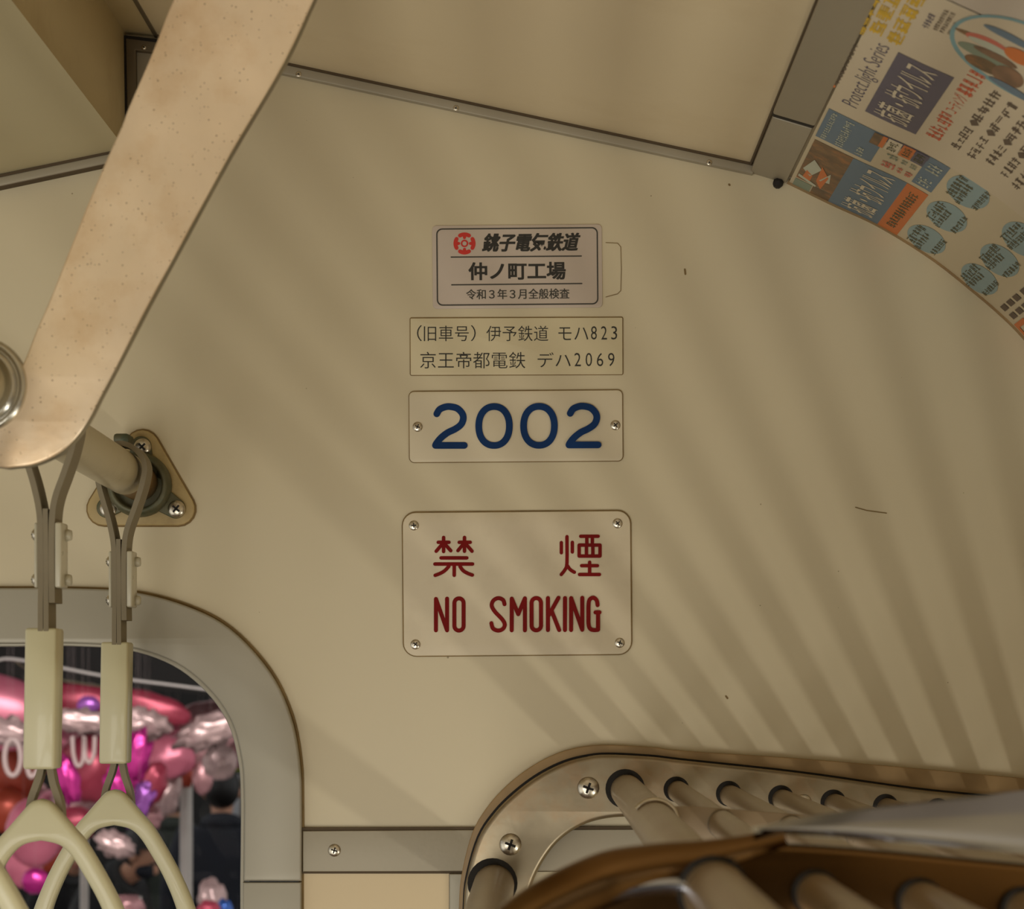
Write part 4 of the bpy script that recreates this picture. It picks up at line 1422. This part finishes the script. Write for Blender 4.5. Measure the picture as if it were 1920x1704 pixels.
# canopy with its frame
cn = root('canopy', W(200, 1290, 8.2), 'dark stall canopy above the balloons, seen through the end window', 'canopy')
a = [W(-500, 900, 7.9), W(900, 1010, 7.9), W(900, 1345, 8.3), W(460, 1310, 8.3), W(200, 1283, 8.3), W(-60, 1262, 8.3), W(-500, 1262, 8.3)]
b = [p + Vector((0, 0.02, 0)) for p in a]
n_ = len(a)
mk('canopy_cloth', a + b, [tuple(range(n_)), tuple(range(2 * n_ - 1, n_ - 1, -1))] + [(i, n_ + i, n_ + (i + 1) % n_, (i + 1) % n_) for i in range(n_)], M['tarp'], cn)
v, f = box_geo((-3.6, 4.4, Z_ROOF), (0.4, 7.2, Z_ROOF + 0.02))
mk('canopy_roof', v, f, M['tarp'], cn)
tube('frame_tube', [W(x, y, 7.75) for x, y in cat_rom([(-200, 1262), (-20, 1240), (12, 1235), (60, 1241), (200, 1268), (330, 1285), (470, 1304), (700, 1340)], 4)], 3.0 * 7.75 / F, M['tent_pole'], cn, 8)
tube('frame_tube', [W(x, y, 7.85) for x, y in [(30, 1240), (60, 1262), (120, 1276), (200, 1288)]], 2.2 * 7.85 / F, M['alu_dark'], cn, 8)
gz = -0.35


def pole(px, d, r, top, lb):
    a = W(px, top, d)
    tag(tube('tent_pole', [Vector((a.x, a.y, gz)), a], r * d / F, M['tent_pole'], None, 16), lb, 'pole', 'tent poles of the stall')


pole(349, 8.9, 12, 1400, 'white upright tent pole right of the balloons, before the dark jackets')
pole(158, 9.4, 8, 1500, 'thin pale tent pole low behind the handles')


# people of the stall
def skin_mesh(name, joints, edges, m, parent, sub=2):
    """continuous body surface grown over a skeleton: joints {name:(pos,radius)}"""
    keys = list(joints)
    me = bpy.data.meshes.new(name)
    base = ROOTS[parent.name]
    me.from_pydata([joints[k][0] for k in keys], [(keys.index(a), keys.index(b)) for a, b in edges], [])
    o = bpy.data.objects.new(name, me)
    COL.objects.link(o)
    o.modifiers.new('skin', 'SKIN')
    for i, k in enumerate(keys):
        r = joints[k][1]
        me.skin_vertices[0].data[i].radius = r if isinstance(r, tuple) else (r, r)
    me.skin_vertices[0].data[0].use_root = True
    s = o.modifiers.new('sub', 'SUBSURF')
    s.levels = sub
    s.render_levels = sub
    ev = eval_mesh(o)
    bpy.data.objects.remove(o)
    ev.materials.clear()
    ev.materials.append(m)
    for p in ev.polygons:
        p.use_smooth = True
    r = bpy.data.objects.new(name, ev)
    COL.objects.link(r)
    r.parent = parent
    ROOTS[r.name] = base
    return r


def ellipsoid(name, c, r, m, parent, nu=20, nv=12, cut=None):
    vs, fs = [], []
    for j in range(nv + 1):
        th = PI * j / nv
        for i in range(nu):
            ph = 2 * PI * i / nu
            vs.append(Vector(c) + Vector((r[0] * math.sin(th) * math.cos(ph), r[1] * math.sin(th) * math.sin(ph), r[2] * math.cos(th))))
    for j in range(nv):
        for i in range(nu):
            q = (j * nu + i, j * nu + (i + 1) % nu, (j + 1) * nu + (i + 1) % nu, (j + 1) * nu + i)
            if cut and cut(sum((vs[k] for k in q), Vector()) / 4 - Vector(c)):
                continue
            fs.append(q)
    return mk(name, [v + ROOTS[parent.name] for v in vs], fs, m, parent, True)


def person(label, loc, yaw, lean, H, jacket, arms, mask=None):
    """standing figure, faces -y before the turn; leans forward by `lean` degrees from the hips"""
    t = root('person', loc, label, 'person')
    k = H / 1.7
    R = Matrix.Rotation(math.radians(lean), 3, 'X')
    hip = Vector((0, 0, 0.90 * k))

    def up(x, y, z):
        return hip + R @ (Vector((x * k, y * k, z * k)) - hip)
    V = lambda x, y, z: Vector((x * k, y * k, z * k))
    J = {'pel': (V(0, 0, 0.92), (0.12 * k, 0.10 * k)), 'waist': (up(0, 0, 1.08), (0.115 * k, 0.09 * k)), 'chest': (up(0, 0, 1.28), (0.135 * k, 0.10 * k)),
         'neck0': (up(0, 0.01, 1.41), 0.065 * k), 'neck': (up(0, 0, 1.47), 0.052 * k), 'jaw': (up(0, -0.02, 1.53), 0.062 * k), 'head': (up(0, -0.005, 1.61), 0.080 * k), 'crown': (up(0, 0.005, 1.67), 0.055 * k)}
    E = [('pel', 'waist'), ('waist', 'chest'), ('chest', 'neck0'), ('neck0', 'neck'), ('neck', 'jaw'), ('jaw', 'head'), ('head', 'crown')]
    A = {}
    for s, n in ((1, 'r'), (-1, 'l')):
        J['hip' + n] = (V(0.085 * s, 0, 0.86), 0.085 * k)
        J['kn' + n] = (V(0.10 * s, -0.01, 0.48), 0.058 * k)
        J['an' + n] = (V(0.11 * s, 0.01, 0.08), 0.040 * k)
        J['toe' + n] = (V(0.12 * s, -0.13, 0.035), 0.036 * k)
        E += [('pel', 'hip' + n), ('hip' + n, 'kn' + n), ('kn' + n, 'an' + n), ('an' + n, 'toe' + n)]
        sh, el, wr, ha = arms
        J['sh' + n] = (up(0.185 * s, 0, 1.37), 0.062 * k)
        J['el' + n] = (up(sh[0] * s, sh[1], sh[2]), 0.046 * k)
        J['wr' + n] = (up(el[0] * s, el[1], el[2]), 0.030 * k)
        J['ha' + n] = (up(wr[0] * s, wr[1], wr[2]), (0.036 * k, 0.018 * k))
        E += [('chest', 'sh' + n), ('sh' + n, 'el' + n), ('el' + n, 'wr' + n), ('wr' + n, 'ha' + n)]
    skin_mesh('body', J, E, M['skin'], t)
    # fingers
    for s, n in ((1, 'r'), (-1, 'l')):
        hnd, wri = J['ha' + n][0], J['wr' + n][0]
        d = (hnd - wri).normalized()
        side = d.cross(Vector((s, 0, 0.2))).normalized()
        for q in range(5):
            ln = (0.05, 0.075, 0.082, 0.076, 0.058)[q] * k
            o_ = side * (q - 2) * 0.017 * k
            dv = (d + side * (-0.7 if q == 0 else (q - 2) * 0.05)).normalized()
            a_ = hnd + o_
            bnd = Vector((-s * 0.3, 0, 0))
            vs, fs = sweep_geo([a_, a_ + dv * ln * 0.5, a_ + (dv + bnd).normalized() * ln], [0.0085 * k, 0.008 * k, 0.006 * k], 8)
            mk('finger' if q else 'thumb', [v + ROOTS[t.name] for v in vs], fs, M['skin'], t, True)
    JJ = {}
    for key in ('pel', 'waist', 'chest', 'neck0', 'shr', 'shl', 'elr', 'ell', 'wrr', 'wrl'):
        p, r = J[key]
        r = r if isinstance(r, tuple) else (r, r)
        ex = 0.022 * k
        JJ[key] = (p, (r[0] + ex, r[1] + ex))
    JJ['pel'] = (V(0, 0, 0.84), (0.165 * k, 0.13 * k))
    skin_mesh('jacket', JJ, [e for e in E if e[0] in JJ and e[1] in JJ], jacket, t)
    col_ = [up(0.07 * math.cos(a), 0.07 * math.sin(a), 1.44 + 0.02 * math.sin(a)) for a in [2 * PI * q / 16 for q in range(17)]]
    vs, fs = sweep_geo(col_, 0.042 * k, 8)
    mk('collar', [v + ROOTS[t.name] for v in vs], fs, jacket, t, True)
    TT = {}
    for key in ('pel', 'hipr', 'hipl', 'knr', 'knl', 'anr', 'anl'):
        p, r = J[key]
        r = r if isinstance(r, tuple) else (r, r)
        TT[key] = (p, (r[0] + 0.014, r[1] + 0.014))
    skin_mesh('trousers', TT, [e for e in E if e[0] in TT and e[1] in TT], M['blackcl'], t)
    for n in 'rl':
        p, q = J['an' + n][0], J['toe' + n][0]
        vs, fs = sweep_geo([Vector((p.x, p.y + 0.05 * k, 0.045 * k)), Vector((p.x, p.y, 0.05 * k)), Vector((q.x, q.y, 0.045 * k)), Vector((q.x, q.y - 0.05 * k, 0.035 * k))], [0.03 * k, 0.05 * k, 0.047 * k, 0.025 * k], 12)
        mk('shoe', [v + ROOTS[t.name] for v in vs], fs, M['blackcl'], t, True)
    hc = up(0, 0.0, 1.615)
    ellipsoid('hair', hc + R @ Vector((0, 0.012 * k, 0.012 * k)), (0.094 * k, 0.108 * k, 0.115 * k), M['hair'], t, cut=lambda v: (R.inverted() @ v).y < -0.03 * k and (R.inverted() @ v).z < 0.052 * k)
    for s in (1, -1):
        ellipsoid('ear', up(0.086 * s, 0.005, 1.60), (0.012 * k, 0.022 * k, 0.032 * k), M['skin'], t, 10, 8)
        ellipsoid('eye', up(0.032 * s, -0.085, 1.615), (0.014 * k, 0.008 * k, 0.007 * k), M['hair'], t, 10, 6)
    ellipsoid('nose', up(0, -0.098, 1.585), (0.014 * k, 0.02 * k, 0.024 * k), M['skin'], t, 10, 8)
    if mask:
        ellipsoid('face_mask', up(0, -0.062, 1.555), (0.066 * k, 0.05 * k, 0.042 * k), mask, t, 14, 8)
    else:
        ellipsoid('mouth', up(0, -0.083, 1.548), (0.022 * k, 0.008 * k, 0.007 * k), M['rose'], t, 10, 6)
    t.rotation_euler.z = math.radians(yaw)
    return t


hanging = ((0.25, 0.02, 1.12), (0.27, -0.06, 0.90), (0.27, -0.10, 0.80), None)
fwd = ((0.24, -0.05, 1.13), (0.18, -0.26, 1.05), (0.14, -0.34, 1.07), None)
q1 = W(416, 1470, 12.0)
person('person seen from behind in a dark navy padded jacket, right of the white tent pole', (q1.x, q1.y, gz), 185, 0, 1.72, M['navy'], hanging)
q1 = W(330, 1500, 12.6)
person('person in a dark green jacket standing with back turned, behind the white tent pole', (q1.x, q1.y, gz), 160, 0, 1.66, M['green_c'], hanging)
q2 = W(262, 1600, 10.6)
person('person with black hair and dark mask leaning forward, seen through the rear handle', (q2.x - 0.38, q2.y + 0.14, gz), 70, 38, 1.64, M['blackcl'], fwd, M['navy'])
q2 = W(118, 1660, 12.6)
person('person in black behind the handles, low at the left of the window', (q2.x, q2.y + 0.1, gz), 20, 30, 1.45, M['blackcl'], fwd)

# boards behind, and bits of stock on the stall table
for nm, lb, x0, y0, x1, y1, d, m_ in (('green_board', 'lime green board at the right edge of the window', 436, 1402, 520, 1446, 13.5, 'limegreen'),
                                      ('white_board', 'pale notice board below the lime green board', 430, 1452, 520, 1530, 13.6, 'wboard')):
    A_, B_ = W(x0, y1, d), W(x1, y0, d)
    t = root(nm, ((A_.x + B_.x) / 2, A_.y, gz), lb, 'board')
    v, f = box_geo((A_.x, A_.y, A_.z), (B_.x, A_.y + 0.04, B_.z))
    bevel_mesh(mk('panel', v, f, M[m_], t), 0.008)
    for xx in (A_.x + 0.05, B_.x - 0.05):
        tube('leg', [(xx, A_.y + 0.06, gz), (xx, A_.y + 0.06, B_.z)], 0.015, M['alu_dark'], t, 8)
tb = root('stall_table', (W(300, 1720, 7.9).x, 5.9, gz), 'stall table of the balloon seller, below the window edge', 'table')
a_, b_ = W(-100, 1730, 7.9), W(520, 1730, 7.9)
v, f = box_geo((a_.x, 5.6, a_.z - 0.04), (b_.x, 6.3, a_.z))
bevel_mesh(mk('tabletop', v, f, M['wboard'], tb), 0.006)
for xx in (a_.x + 0.05, b_.x - 0.05):
    for yy in (5.65, 6.25):
        tube('leg', [(xx, yy, gz), (xx, yy, a_.z - 0.04)], 0.018, M['tent_pole'], tb, 8)
gb = 'shiny bags of stock on the stall table'
balloon('gift_bag', 'pale crinkled clear bag standing at the bottom right of the window', 398, 1688, 7.7, 26, 40, M['silver'], gb, 0.25, 41, 2.4, 8, 'bag')
balloon('gift_bag', 'pink crinkled bag in front of the pale one', 392, 1706, 7.5, 22, 18, M['rose'], gb, 0.2, 42, 2.4, 0, 'bag')
M['bluefoil'] = mat('blue_foil', srgb(70, 110, 190), 0.25, metal=0.5, var=0.15, scale=10)
balloon('gift_bag', 'blue foil bag beside the pink one', 422, 1708, 7.6, 16, 22, M['bluefoil'], gb, 0.3, 43, 2.4, 0, 'bag')
balloon('gift_bag', 'lilac white bag on the table, seen through the rear handle', 240, 1700, 7.6, 30, 24, M['blush'], gb, 0.3, 44, 2.4, 0, 'bag')
lp = root('table_lamp', W(263, 1730, 7.8), 'small white globe lamp on the stall table, seen through the rear handle', 'lamp')  # invented stand for a small white round thing, gives no light
b0, b1 = W(263, 1729, 7.8), W(263, 1675, 7.8)
tube('stem', [b0, Vector((b1.x, b1.y, b1.z - 0.01))], 0.005, M['tent_pole'], lp, 8)
mk('foot', *lathe_geo([(0.03, 0), (0.028, 0.006), (0.008, 0.010)], b0, 'z', 16), M['tent_pole'], lp)
ellipsoid('globe', b1, (0.014, 0.014, 0.018), M['white'], lp)
